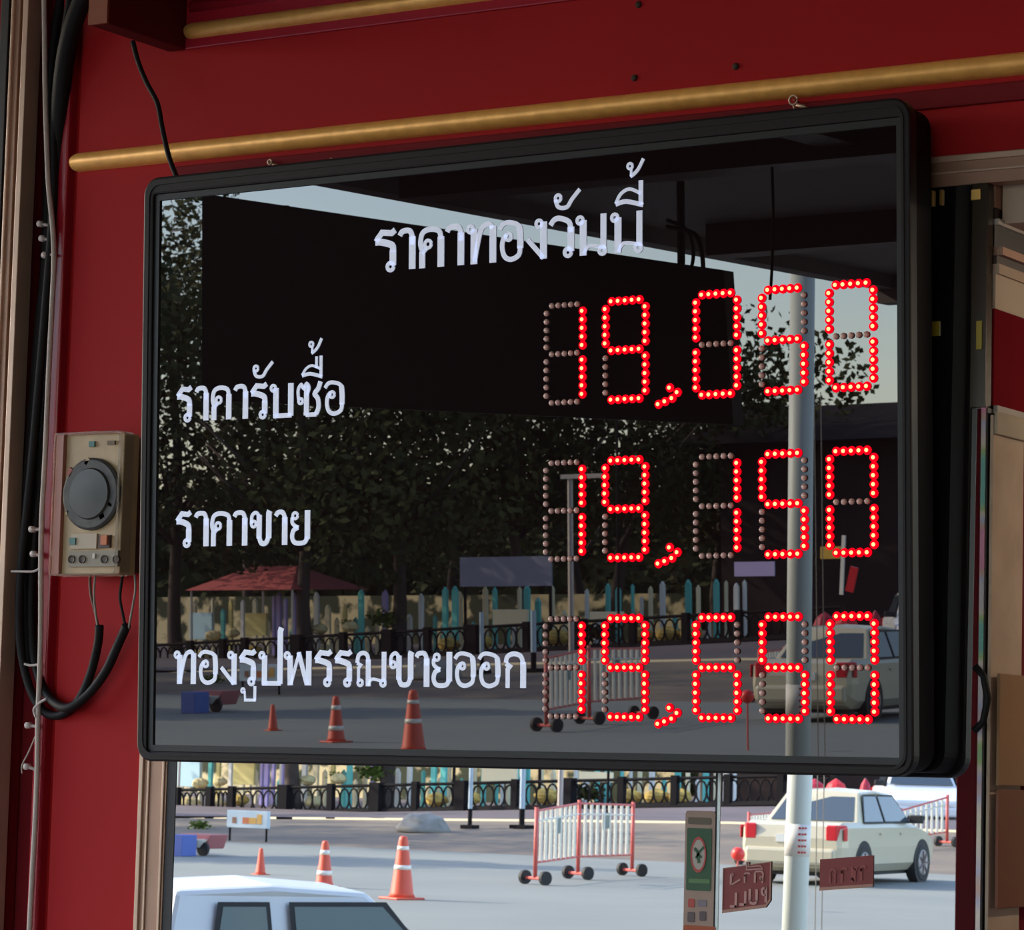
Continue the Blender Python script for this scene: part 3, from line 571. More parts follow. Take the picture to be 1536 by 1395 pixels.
# handle ring at the right rear of the case
c = wp(1462, 1048, -0.02)
q = MB(); q.tube([(0.0, 0, 0.034), (0.010, 0, 0.024), (0.015, 0, 0.0), (0.010, 0, -0.024), (0.0, 0, -0.034)], 0.004, 8)
o = q.build('handle_loop', M_cable, None, smooth=True); o.location = c; tag(o, 'black cable loop bulging behind the right side of the display', 'cable')

# ---- stickers on the glass
def rect_on(nm, label, cat, pxa, pya, pxb, pyb, m, y=-0.0012, par=None, th=0.0012, skew=0.0):
    a = onwall(pxa, pyb, 0); c = onwall(pxb, pya, 0)
    q = MB(); q.prism([(a[0], a[2]), (c[0], a[2] + skew), (c[0], c[2] + skew), (a[0], c[2])], y, y + th - 0.0001)
    o = q.build(nm, m, par); 
    if label: tag(o, label, cat)
    return o
ca = onwall(1025, 1420, 0); cb = onwall(1074, 1217, 0)
st = thing('service_decal', 'tall cream service decal with green panel and oval emblem on the glass', 'sticker', (ca[0], 0.0, ca[2]))
M_dec = mat('cream_decal', (0.36, 0.24, 0.18), 0.6, noise=0.2, nscale=30); M_grn = mat('green_decal', (0.016, 0.075, 0.022), 0.5); M_rr = mat('red_print', (0.42, 0.05, 0.035), 0.5); M_rdk = mat('sticker_red', (0.23, 0.022, 0.020), 0.5, noise=0.2, nscale=30)
q = MB(); q.prism(rrect(ca[0], ca[2], cb[0], cb[2], 0.004, 3), -0.0012, -0.0001); q.build('backing', M_dec, st)
def dpart(nm, a_, b_, c_, d_, m, y=-0.0018): 
    p1 = onwall(a_, d_, 0); p2 = onwall(c_, b_, 0); q = MB(); q.prism(rrect(p1[0], p1[2], p2[0], p2[2], min(0.0018, (p2[0] - p1[0]) / 3, (p2[2] - p1[2]) / 3), 2), y, y + 0.0008); return q.build(nm, m, st)
dpart('header_print', 1033, 1227, 1068, 1236, mat('olive_print', (0.12, 0.09, 0.06), 0.6)); dpart('green_panel', 1030, 1243, 1069, 1335, M_grn)
e0 = onwall(1049, 1282, 0)
q = MB(); nn = 20; q.frame([(e0[0] + 0.0100 * math.cos(2 * math.pi * i / nn), e0[2] + 0.020 * math.sin(2 * math.pi * i / nn)) for i in range(nn)], [(e0[0] + 0.0080 * math.cos(2 * math.pi * i / nn), e0[2] + 0.0168 * math.sin(2 * math.pi * i / nn)) for i in range(nn)], -0.0024, -0.0016); q.build('emblem_ring', M_rr, st)
q = MB(); q.prism([(e0[0] + 0.0080 * math.cos(2 * math.pi * i / nn), e0[2] + 0.0168 * math.sin(2 * math.pi * i / nn)) for i in range(nn)], -0.0022, -0.0016); q.build('emblem_field', mat('emblem_grey', (0.42, 0.36, 0.30), 0.5), st)
q = MB(); ribbon(q, [(e0[0] - 0.005, e0[2] + 0.007), (e0[0] - 0.001, e0[2] + 0.003), (e0[0] + 0.001, e0[2] - 0.009)], 0.003, -0.0027, -0.002); ribbon(q, [(e0[0] + 0.007, e0[2] + 0.009), (e0[0] + 0.002, e0[2] + 0.004), (e0[0] - 0.003, e0[2] - 0.004)], 0.0022, -0.0027, -0.002); ribbon(q, [(e0[0], e0[2] + 0.001), (e0[0] + 0.004, e0[2] - 0.003)], 0.0022, -0.0027, -0.002)
q.build('emblem_figure', M_grn, st)
dpart('green_text_line', 1034, 1319, 1066, 1324, mat('pale_green_print', (0.10, 0.20, 0.07), 0.6), -0.0022)
dpart('card_logo', 1033, 1348, 1043, 1361, M_rr); dpart('card_logo', 1047, 1350, 1061, 1360, mat('violet_grey_print', (0.20, 0.16, 0.18), 0.6))
dpart('card_logo', 1032, 1368, 1043, 1383, mat('dark_print', (0.10, 0.07, 0.07), 0.6)); dpart('card_logo', 1050, 1367, 1060, 1381, MATS['dark_print'])
dpart('orange_footer', 1026, 1390, 1074, 1410, mat('orange_print', (0.36, 0.07, 0.015), 0.6))
# pull sticker, printed for people inside so it reads backwards here
pa = onwall(1084, 1371, 0); pb_ = onwall(1158, 1289, 0); dz = 0.009
ps = thing('pull_sticker', 'dark red sticker with mirrored Thai word and PULL on the glass', 'sticker', (pa[0], 0.0, pa[2]))
def sk(x): return (x - pa[0]) * 0.16
z0p = pa[2] + 0.001; z1p = onwall(1084, 1302, 0)[2]
q = MB(); q.prism([(pa[0], z0p), (pb_[0] - 0.006, z0p + sk(pb_[0] - 0.006)), (pb_[0], z0p + 0.007 + sk(pb_[0])), (pb_[0], z1p + sk(pb_[0])), (pa[0], z1p)], -0.0012, -0.0001); q.build('backing', M_rdk, ps)
q = MB(); q.frame([(pa[0], z0p), (pb_[0] - 0.006, z0p + sk(pb_[0] - 0.006)), (pb_[0], z0p + 0.007 + sk(pb_[0])), (pb_[0], z1p + sk(pb_[0])), (pa[0], z1p)], [(pa[0] + 0.001, z0p + 0.0035), (pb_[0] - 0.0065, z0p + 0.0035 + sk(pb_[0] - 0.006)), (pb_[0] - 0.0015, z0p + 0.0085 + sk(pb_[0])), (pb_[0] - 0.0015, z1p - 0.001 + sk(pb_[0])), (pa[0] + 0.001, z1p - 0.001)], -0.0018, -0.0010); q.build('pale_border', mat('sticker_border', (0.40, 0.20, 0.14), 0.6), ps)
M_prt = mat('faded_pink_print', (0.50, 0.26, 0.23), 0.6)
def pglyph(ch, pxa, pxb, pya, pyb):
    a_ = onwall(pxa, pyb, 0); c_ = onwall(pxb, pya, 0); glyph(ch, a_[0], c_[0], a_[2], c_[2], ps, M_prt, -0.0020, -0.0011, flip=True, world=True)
for ch_, a_, c_, yt, yb in (('P', 1142, 1152, 1331, 1353), ('U', 1124, 1138, 1334, 1356), ('L', 1110, 1121, 1337, 1358), ('L', 1096, 1107, 1339, 1361), ('do', 1132, 1147, 1306, 1324), ('ngo', 1096, 1112, 1310, 1328), ('aa', 1117, 1126, 1309, 1324), ('sara_ue', 1120, 1146, 1294, 1305)): pglyph(ch_, a_, c_, yt, yb)
pc = onwall(1230, 1336, 0); pd = onwall(1311, 1283, 0); z1q = onwall(1230, 1289, 0)[2]; skq = (pd[2] - z1q)
ps2 = thing('open_sticker', 'blank-looking dark red rectangular sticker right of the reflected pole', 'sticker', (pc[0], 0.0, pc[2]))
q = MB(); q.prism([(pc[0], pc[2]), (pd[0], pc[2] + skq), (pd[0], pd[2]), (pc[0], z1q)], -0.0012, -0.0001); q.build('backing', M_rdk, ps2)
q = MB(); q.prism([(pc[0], pc[2]), (pd[0], pc[2] + skq), (pd[0], pc[2] + skq + 0.0035), (pc[0], pc[2] + 0.0035)], -0.0018, -0.0010); q.build('pale_border', MATS['sticker_border'], ps2)
for i, (a_, c_) in enumerate(((1244, 1256), (1262, 1272), (1277, 1287), (1291, 1300))):
    p1 = onwall(a_, 1325 - i * 1.5, 0); p2 = onwall(c_, 1303 - i * 1.5, 0); glyph(('ko', 'aa', 'no', 'aa')[i], p1[0], p2[0], p1[2], p2[2], ps2, mat('faint_print', (0.30, 0.06, 0.05), 0.6), -0.0020, -0.0011, flip=True, world=True)

# ================================================================== THE STREET BEHIND THE CAMERA (seen only as reflections)
def far_z(x, D):
    if D <= 15: return -0.35
    if D <= 27: t = (D - 15) / 12; return -0.35 * (1 - t * t * (3 - 2 * t))
    if D <= 46: return 0.0
    a = seen(300, 1225, 66); c = seen(1100, 1212, 66)
    zf = a.z + (c.z - a.z) * (x - a.x) / (c.x - a.x); zf = max(min(zf, 0.9), 0.2)
    t = min((D - 46) / 20, 4.0)
    return zf * t if t <= 1 else zf + (t - 1) * 0.15
def ground(nm, D0, D1, m, dz=0.0, nx=30, nd=24, x0=-110, x1=50):
    vs = []; fs = []
    for j in range(nd + 1):
        D = D0 + (D1 - D0) * j / nd
        for i in range(nx + 1):
            x = x0 + (x1 - x0) * i / nx; vs.append((x, -D, far_z(x, D) + dz))
    for j in range(nd):
        for i in range(nx): k = j * (nx + 1) + i; fs.append((k, k + 1, k + nx + 2, k + nx + 1))
    q = MB(); q.add(vs, fs); return struct(q.build(nm, m, None, smooth=True))
M_road = mat('sunlit_road_concrete', (0.205, 0.215, 0.195), 0.8, noise=0.6, nscale=0.30, col2=(0.145, 0.16, 0.155))
M_dirt = mat('dusty_shaded_verge', (0.21, 0.16, 0.115), 0.9, noise=0.9, nscale=0.45, col2=(0.085, 0.075, 0.07))  # dirt tone darkened and made patchy to stand in for tree shade
M_pave = mat('far_shaded_pavement', (0.125, 0.10, 0.112), 0.9, noise=0.6, nscale=0.4)  # paving tone darkened to stand in for tree shade
ground('trim_9', 4.6, 46.0, M_road); ground('trim_10', 46.0, 57.0, M_dirt, 0.0, nd=10); ground('trim_11', 57.0, 140.0, M_pave, 0.05, nd=20)
for o in list(COL.objects):
    if o.name == 'trim_9': o.name = 'street_road'
    if o.name == 'trim_10': o.name = 'street_verge'
    if o.name == 'trim_11': o.name = 'street_pavement'
def on(px, D): P = seen(px, 1300, D); P.z = far_z(P.x, D); return P
def gD(px, py):                       # depth at which the ground shows at this pixel
    lo, hi = 6.0, 130.0
    for _ in range(40):
        m = (lo + hi) / 2; P = seen(px, py, m)
        if P.z > far_z(P.x, m): lo = m
        else: hi = m
    return (lo + hi) / 2
def base_at(px, py): return on(px, gD(px, py))

# ---- cones
M_con = mat('orange_red_cone', (0.72, 0.10, 0.05), 0.5, noise=0.3, nscale=6, col2=(0.60, 0.09, 0.05)); M_band = mat('white_reflective_band', (0.85, 0.82, 0.74), 0.4)
def cone(label, px, py, pt_, bands, sc=1.0):
    P = base_at(px, py); h = zpix(P, pt_) - P.z; r0 = h * 0.215; r1 = h * 0.062
    o = thing('traffic_cone', label, 'traffic cone', P, 0.4, 'orange traffic cones on the road')
    q = MB(); q.box((-r0 * 1.25, -r0 * 1.25, 0), (r0 * 1.25, r0 * 1.25, h * 0.035)); q.build('base', M_con, o, world=False, bevel=0.01)
    q = MB(); q.lathe([(r0, h * 0.035), (r0 * 0.86, h * 0.10), (r0 + (r1 - r0) * 0.9, h * 0.93), (r1, h * 0.985), (r1 * 0.6, h)], n=20); q.build('cone_body', M_con, o, smooth=True, world=False)
    for z0_, z1_ in bands:
        ra = (r0 * 0.92) + (r1 - r0 * 0.92) * z0_ + 0.006; rb = (r0 * 0.92) + (r1 - r0 * 0.92) * z1_ + 0.006
        q = MB(); q.lathe([(ra, h * z0_), (rb, h * z1_)], n=20); q.build('reflective_band', M_band, o, smooth=True, world=False)
    return o
cone('tallest orange cone, two pale bands, standing on bare road left of the barrier', 604, 1349, 1254, [(0.47, 0.54), (0.78, 0.84)])
cone('middle orange cone with two white bands, behind the white pickup roof', 487, 1331, 1261, [(0.26, 0.36), (0.70, 0.80)])
cone('smallest plain orange cone beside the shaded verge, leftmost of the cones', 391, 1312, 1272, [])

# ---- folding picket barrier
M_brr = mat('faded_red_steel', (0.62, 0.12, 0.10), 0.5); M_pick = mat('white_picket', (0.72, 0.72, 0.64), 0.6); M_tyre = mat('black_rubber_wheel', (0.015, 0.015, 0.015), 0.7)
def barrier(name, label, posts, grp=None, plates=True):
    pts = [base_at(px, py) for px, py, pt_ in posts]; zt = [zpix(P, t[2]) for P, t in zip(pts, posts)]
    o = thing(name, label, 'barrier', pts[0], 0, grp)
    for i, (P, z) in enumerate(zip(pts, zt)):
        q = MB(); q.tube([P + Vector((0, 0, 0.10)), Vector((P.x, P.y, z))], 0.032, 8); q.build('post', M_brr, o, smooth=True)
        d = (pts[min(i + 1, len(pts) - 1)] - pts[max(i - 1, 0)]); d.z = 0; d.normalize(); nrm = Vector((-d.y, d.x, 0)); 
        nrm = Vector((0.93, 0.36, 0)); L = 0.22
        q = MB(); q.tube([P + nrm * L + Vector((0, 0, .09)), P - nrm * L + Vector((0, 0, .09))], 0.025, 8); q.build('foot_bar', M_brr, o)
        for s_ in (-1, 1):
            c = P + nrm * (s_ * (L + 0.02)) + Vector((0, 0, 0.10)); q = MB(); q.lathe([(0.10, -0.03), (0.10, 0.03)], n=16, ax='x')
            M_ = Matrix.Translation(c) @ Matrix.Rotation(math.atan2(nrm.y, nrm.x), 4, 'Z'); q.v = [tuple(M_ @ Vector(v)) for v in q.v]; q.build('wheel', M_tyre, o)
    for i in range(len(pts) - 1):
        A, B = pts[i], pts[i + 1]; za, zb = zt[i] - 0.05, zt[i + 1] - 0.05; k0 = 0.30
        for fr in (1.0, k0):
            q = MB(); q.tube([Vector((A.x, A.y, A.z + (za - A.z) * fr)), Vector((B.x, B.y, B.z + (zb - B.z) * fr))], 0.018, 6); q.build('rail', M_brr, o)
        q = MB(); q.tube([Vector((A.x, A.y, A.z + (za - A.z) * 0.86)), Vector((B.x, B.y, B.z + (zb - B.z) * 0.86))], 0.014, 6); q.build('rail', M_pick, o)
        np_ = 8
        for j in range(1, np_ + 1):
            t = j / (np_ + 1); x, y = A.x + (B.x - A.x) * t, A.y + (B.y - A.y) * t; zb_ = A.z + (za - A.z) * k0 + ((B.z + (zb - B.z) * k0) - (A.z + (za - A.z) * k0)) * t; zt_ = za + (zb - za) * t
            q = MB(); q.tube([(x, y, zb_), (x, y, zt_ - 0.01)], 0.026, 6); q.build('picket', M_pick, o)
        if plates:
            m_ = (A + B) / 2; d = (B - A).normalized(); zc = (za + A.z) / 2 + 0.30; q = MB()
            vs = [m_ + d * a + Vector((0, b, zc - m_.z + c)) for a in (-.12, .12) for b in (-0.03, 0.03) for c in (-.12, .12)]
            q.add(vs, [(0, 1, 3, 2), (4, 6, 7, 5), (0, 4, 5, 1), (2, 3, 7, 6), (0, 2, 6, 4), (1, 5, 7, 3)]); q.build('grey_plate', mat('grey_plate', (0.20, 0.24, 0.22), 0.6), o)
barrier('folding_barrier', 'wheeled red and white picket barrier standing on the open road', [(803, 1327, 1211), (867, 1319, 1200), (948, 1314, 1203)])
barrier('folding_barrier', 'picket barrier half hidden behind the rear of the cream sedan', [(1122, 1298, 1218), (1160, 1290, 1215)], plates=False)
barrier('folding_barrier', 'picket barrier standing in front of the distant white van', [(1350, 1275, 1212), (1420, 1270, 1192)], plates=False)

# ---- vehicles
M_tyr = M_tyre; M_rim = mat('grey_wheel_rim', (0.42, 0.38, 0.36), 0.4, metal=0.3); M_dark = mat('dark_underbody', (0.02, 0.02, 0.02), 0.7)
M_cgl = mat('car_glass', (0.05, 0.07, 0.09), 0.03, spec=0.9); M_lamp = mat('red_tail_lamp', (0.60, 0.02, 0.03), 0.25)
def loft(mb, secs):
    """secs: list of (x, [(y,z)...]) half sections, mirrored"""
    rings = []
    for x, hs in secs:
        ring_ = [(x, y, z) for y, z in hs] + [(x, -y, z) for y, z in reversed(hs)]; rings.append(ring_)
    n = len(rings[0]); vs = [p for r in rings for p in r]; fs = []
    for i in range(len(rings) - 1):
        for j in range(n): fs.append((i * n + j, i * n + (j + 1) % n, (i + 1) * n + (j + 1) % n, (i + 1) * n + j))
    fs.append(tuple(range(n))[::-1]); fs.append(tuple((len(rings) - 1) * n + j for j in range(n))); mb.add(vs, fs)
def quadslab(mb, P, th=0.012):
    P = [Vector(p) for p in P]; nrm = (P[1] - P[0]).cross(P[2] - P[0]).normalized() * th
    mb.add(P + [p + nrm for p in P], [tuple(range(len(P)))[::-1], tuple(range(len(P), 2 * len(P)))] + [(i, (i + 1) % len(P), (i + 1) % len(P) + len(P), i + len(P)) for i in range(len(P))])
def vehicle(name, label, cat, loc, rz, body, L=4.3, W=1.7, H=1.45, belt=0.93, bonnet=1.05, boot=0.75, cabin=(-1.35, -0.85, 0.35, 1.05), wheels=(-1.28, 1.30), pickup=False, seats=True, glassm=None, kind2=None):
    o = thing(name, label, cat, loc, rz); gm = glassm or M_cgl; hw = W / 2; x0, x1 = -L / 2, L / 2
    def hs(top, wt, wm=hw, low=0.20): return [(wm * 0.86, low), (wm * 0.98, low + 0.12), (wm, belt * 0.62), (wm * 0.985, min(belt - 0.06, top - 0.05)), (wt, top)]
    cr, crt, cft, cf = cabin
    bt = belt + (0.02 if not pickup else -0.05)
    secs = [(x0, hs(belt - 0.22, hw * 0.80, hw * 0.88, 0.34)), (x0 + 0.06, hs(bt - 0.06, hw * 0.86, hw * 0.95, 0.26)), (x0 + 0.22, hs(bt, hw * 0.88)), (cr, hs(bt, hw * 0.90)), (0, hs(belt, hw * 0.93)), (cf, hs(belt - 0.02, hw * 0.90)), (cf + 0.45, hs(belt - 0.09, hw * 0.86)), (x1 - 0.25, hs(belt - 0.20, hw * 0.80, hw * 0.95)), (x1 - 0.05, hs(belt - 0.30, hw * 0.72, hw * 0.88, 0.26)), (x1, hs(belt - 0.42, hw * 0.66, hw * 0.80, 0.32))]
    q = MB(); loft(q, secs); q.build('body', body, o, smooth=False, world=False, bevel=0.03)
    # cabin
    wb, wr = hw * 0.92, hw * 0.70
    def sec(x, z, w_): return (x, z, w_)
    bl = [(cr, belt - 0.01), (cf, belt - 0.03)]; rf = [(crt, H - 0.03), (cft, H - 0.02)]; rm = ((crt + cft) / 2, H)
    q = MB()
    for s in (1,):
        V = [(cr, wb, belt - 0.02), (crt, wr, H - 0.05), (rm[0], wr + 0.02, H - 0.02), (cft, wr, H - 0.06), (cf, wb * 0.97, belt - 0.04)]
        Vm = [(x, -y, z) for x, y, z in V]; C = [(crt, 0, H - 0.02), (rm[0], 0, H + 0.015), (cft, 0, H - 0.03)]
        q.add(V + Vm + C, [(0, 4, 3, 2, 1), (5, 6, 7, 8, 9), (0, 1, 10, 6, 5), (4, 9, 8, 12, 3), (1, 2, 11, 10), (10, 11, 7, 6), (2, 3, 12, 11), (11, 12, 8, 7)])
    q.build('cabin', body, o, world=False, bevel=0.035)
    def lerp(a, b_, t): return tuple(a[i] + (b_[i] - a[i]) * t for i in range(3))
    for s in (1, -1):
        def P(x, z):   # point on cabin side at height z
            t = (z - belt) / (H - belt); return (x, s * (wb + (wr - wb) * t + 0.012), z)
        zb, zt = belt + 0.03, H - (0.15 if pickup else 0.11)
        def xr(z): return cr + (crt - cr) * (z - belt) / (H - belt)
        def xf(z): return cf + (cft - cf) * (z - belt) / (H - belt)
        mid = (crt + cft) / 2 - 0.02
        for a_, c_ in (((xr(zb) + (0.34 if pickup else 0.20), xr(zt) + (0.33 if pickup else 0.12)), (mid - 0.05, mid - 0.05)), ((mid + (0.14 if pickup else 0.05),) * 2, (xf(zb) - 0.16, xf(zt) - 0.08))):
            e_ = 0.03; q = MB(); Q = [P(a_[0] - e_, zb - e_), P(c_[0] + e_, zb - e_), P(c_[1] + e_, zt + e_), P(a_[1] - e_, zt + e_)]
            quadslab(q, Q[::-1] if s < 0 else Q, -0.004); q.build('window_seal', M_dark, o, world=False)
            q = MB(); Q = [P(a_[0], zb), P(c_[0], zb), P(c_[1], zt), P(a_[1], zt)]
            if s < 0: Q = Q[::-1]
            quadslab(q, [Q[i] for i in (0, 1, 2, 3)], -0.008 if s > 0 else -0.008); q.build('side_window', gm, o, world=False)
        for wx in wheels:
            q = MB(); q.lathe([(0.36, s * (hw - 0.14)), (0.36, s * (hw + 0.004))], c=(wx, 0, 0.32), n=24, ax='x'); q.v = [(wx + (v[1]), v[0] - wx, v[2]) for v in q.v]; q.build('wheel_arch', M_dark, o, world=False)
            q = MB(); q.lathe([(0.24, s * (hw - 0.20)), (0.305, s * (hw - 0.18)), (0.31, s * (hw - 0.02)), (0.27, s * (hw + 0.015))], c=(wx, 0, 0.31), n=24, ax='x'); q.v = [(wx + (v[1]), v[0] - wx, v[2]) for v in q.v]; wh = q.build('wheel', M_tyr, o, smooth=False, world=False)
            q = MB(); q.lathe([(0.205, s * (hw + 0.012)), (0.19, s * (hw + 0.028)), (0.06, s * (hw + 0.020))], c=(wx, 0, 0.31), n=20, ax='x'); q.v = [(wx + (v[1]), v[0] - wx, v[2]) for v in q.v]; q.build('rim', M_rim, wh, world=False)
            for k in range(7):
                a_ = 2 * math.pi * k / 7; q = MB(); q.tube([(wx, s * (hw + 0.03), 0.31), (wx + 0.19 * math.cos(a_), s * (hw + 0.03), 0.31 + 0.19 * math.sin(a_))], 0.018, 5); q.build('spoke', mat('dark_rim_slot', (0.16, 0.12, 0.11), 0.5), wh, world=False)
        q = MB(); q.box((x0 - 0.004, s * (hw - 0.28) if s > 0 else s * (hw - 0.10), belt - 0.26), (x0 + 0.20, s * (hw - 0.10) if s > 0 else s * (hw - 0.28), belt - 0.02)); q.v = [(v[0], v[1] + s * 0.10 * (v[0] > x0 + 0.1) - s * 0.01, v[2]) for v in q.v]; q.build('tail_lamp', M_lamp, o, world=False, bevel=0.02)
        q = MB(); q.box((x0 + 0.05, s * (hw - 0.02) if s > 0 else s * (hw + 0.006), belt - 0.25), (x0 + 0.17, s * (hw + 0.006) if s > 0 else s * (hw - 0.02), belt - 0.05)); q.build('tail_lamp', M_lamp, o, world=False, bevel=0.02)
        q = MB(); q.box((cf - 0.22, min(s * hw * 0.93, s * (hw + 0.16)), belt + 0.0), (cf - 0.12, max(s * hw * 0.93, s * (hw + 0.16)), belt + 0.13)); q.build('wing_mirror', M_dark, o, world=False, bevel=0.02)
        for hx in (-0.62, 0.28):
            q = MB(); q.box((hx, min(s * hw, s * (hw + 0.02)), belt - 0.17), (hx + 0.16, max(s * hw, s * (hw + 0.02)), belt - 0.14)); q.build('door_handle', body, o, world=False)
    for nm, xa, xb, sgn in (('rear_window', cr, crt, -1), ('windscreen', cf, cft, 1)):
        q = MB(); a_ = (xa, belt, wb); t0, t1 = 0.10, 0.86
        X = lambda t: xa + (xb - xa) * t + sgn * 0.012; Z = lambda t: belt - 0.02 + (H - 0.04 - belt) * t + 0.01; Y = lambda t: (wb + (wr - wb) * t) * 0.88
        Q = [(X(t0), -Y(t0), Z(t0)), (X(t0), Y(t0), Z(t0)), (X(t1), Y(t1), Z(t1)), (X(t1), -Y(t1), Z(t1))]
        quadslab(q, Q, 0.006); q.build(nm, gm, o, world=False)
    q = MB(); q.box((x0 - 0.06, -hw * 0.86, 0.30), (x0 + 0.12, hw * 0.86, 0.56)); q.build('bumper', body, o, world=False, bevel=0.05)
    q = MB(); q.box((x1 - 0.12, -hw * 0.80, 0.26), (x1 + 0.04, hw * 0.80, 0.48)); q.build('bumper', body, o, world=False, bevel=0.05)
    q = MB(); q.box((x0 - 0.012, -0.24, 0.64), (x0 + 0.02, 0.24, 0.76)); q.build('number_plate', mat('white_plate', (0.75, 0.75, 0.70), 0.5), o, world=False)
    q = MB(); q.box((x0 + 0.25, -hw * 0.8, 0.14), (x1 - 0.3, hw * 0.8, 0.24)); q.build('underbody', M_dark, o, world=False)
    return o
def heading(P, px2, D2):
    Q = on(px2, D2); return math.atan2(Q.y - P.y, Q.x - P.x)
# cream sedan: solve near-side wheel contact points for a 2.58 m wheelbase
Rt = on(1225, 36.6); Ft = on(1383, 38.2); hd0 = math.atan2(Ft.y - Rt.y, Ft.x - Rt.x)
Rw = on(1296, 39.6); best = None
for k in range(400):
    D2 = 39.6 + k * 0.01; F = on(1383, D2); e_ = abs((F - Rw).length - 2.58)
    if best is None or e_ < best[0]: best = (e_, F)
Fw = best[1]; hd = math.atan2(Fw.y - Rw.y, Fw.x - Rw.x)
fx = Vector((math.cos(hd), math.sin(hd), 0)); lf = Vector((-fx.y, fx.x, 0))
# mirrored view: the near side is the vehicle's left in the real world
def pxof(P):
    c_ = MX.T @ (np.array([P[0], -P[1], P[2]]) - CAM); return CX + FP * c_[0] / c_[2]
mid_ = (Rw + Fw) / 2
side = 1 if pxof(mid_ - lf * 0.85) < pxof(mid_ + lf * 0.85) else -1
cen = (Rw + Fw) / 2 - lf * (0.85 * side) - fx * 0.01
M_sed = mat('pale_cream_car_paint', (0.56, 0.51, 0.37), 0.3, spec=0.5, coat=0.3)
vehicle('sedan', 'cream sedan reflected in the window right of the white pole', 'car', cen, hd, M_sed)
# white pickup, near
M_wpt = mat('white_car_paint', (0.74, 0.76, 0.78), 0.3, coat=0.3)
Pd = 12.4; A_ = seen(440, 1355, Pd); hd2 = hd0; fx2 = Vector((math.cos(hd2), math.sin(hd2), 0)); lf2 = Vector((-fx2.y, fx2.x, 0)); s2 = 1 if lf2.y > 0 else -1
c2 = Vector((A_.x, A_.y, 0)) - lf2 * (0.60 * s2); c2.z = seen(418, 1322, Pd)[2] - 1.62
vehicle('pickup_truck', 'white double-cab pickup whose roof shows at the bottom left of the window', 'truck', c2, hd2, M_wpt, L=5.0, W=1.7, H=1.62, belt=1.02, cabin=(-0.95, -0.78, 0.50, 1.15), wheels=(-1.6, 1.5), pickup=True, glassm=mat('truck_glass', (0.15, 0.19, 0.175), 0.15, spec=0.4))
# white van and dark-windowed hatchback far right
V1 = on(1425, 70.0); V1.z = seen(1425, 1259, 70)[2]
vehicle('minivan', 'pale lilac minivan cut off by the red post, far right of the reflection', 'car', V1 + Vector((2.4, -2.0, 0)), hd0 + 0.35, mat('lilac_white_paint', (0.62, 0.64, 0.72), 0.3), L=4.8, W=1.8, H=1.9, belt=1.1, cabin=(-2.2, -2.1, 1.0, 1.7), wheels=(-1.5, 1.5))
V2 = on(1375, 62.0); V2.z = seen(1375, 1240, 62)[2]
vehicle('hatchback', 'white hatchback facing us behind the cream sedan', 'car', V2 + Vector((0, 0, 0)), 1.05, M_wpt, L=4.2, W=1.8, H=1.5, belt=0.92)
# ---- white pole near the kerb
Pp = on(1186, 12.0); dpole = 0.5 * 37 / FP * (12 + 3.04) / ray(1197, 1300)[1]
o = thing('utility_pole', 'slim white pole rising through the reflection left of the sedan', 'pole', Pp)
q = MB(); q.tube([Pp, Pp + Vector((0.10, 0, 3.98 - Pp.z))], dpole, 20); q.build('shaft', mat('white_pole_paint', (0.70, 0.76, 0.72), 0.5), o, smooth=True)
za, zb = seen(1197, 1284, 12)[2], seen(1197, 1236, 12)[2]
lean = lambda z: 0.10 * (z - Pp.z) / (3.98 - Pp.z)
q = MB(); q.tube([Vector((Pp.x + lean(za), Pp.y, za)), Vector((Pp.x + lean(zb), Pp.y, zb))], dpole + 0.002, 20); q.build('poster_band', mat('white_poster', (0.85, 0.84, 0.80), 0.6), o, smooth=True)
for i in range(5):
    z_ = za + (zb - za) * (0.12 + 0.19 * i)
    # red marks on the side of the band that faces the shop
    for j in range(3):
        a_ = math.radians(28 + 14 * j); q = MB(); c_ = Vector((Pp.x + lean(z_) + (dpole + 0.003) * math.cos(a_), Pp.y + (dpole + 0.003) * math.sin(a_), z_))
        T_ = Matrix.Translation(c_) @ Matrix.Rotation(a_, 4, 'Z'); q.box((-0.001, -0.006, -0.005), (0.002, 0.006, 0.005), T_); q.build('red_print', M_lamp, o)
for dxp in (46, 56):
    Pq = on(1178 + dxp, 12.3); q = MB(); q.tube([(0, 0, 0), (0, 0, 3.4)], 0.003, 6); w_ = q.build('guy_wire', M_wireg, None); w_.location = Pq
    tag(w_, 'thin grey wire close %s of the white pole' % ('right' if dxp == 46 else 'and second to the right'), 'wire')
# red buoy-like lamp left of the sedan bumper
Pb = on(1107, 31.0); q = MB(); R = 0.085
q.lathe([(R * math.sin(math.pi * i / 10) + 0.001, -R * math.cos(math.pi * i / 10)) for i in range(11)], n=16); o = q.build('red_ball', mat('bright_red_plastic', (0.85, 0.04, 0.03), 0.4), None, smooth=True); o.location = seen(1107, 1281, 31.0)
tag(o, 'bright red ball on a thin stake left of the sedan bumper', 'marker ball')
z_ = o.location.z; q = MB(); q.tube([(0, 0, far_z(Pb.x, 31) - z_), (0, 0, -R)], 0.014, 8); k_ = q.build('stake', M_brr, o, world=False)

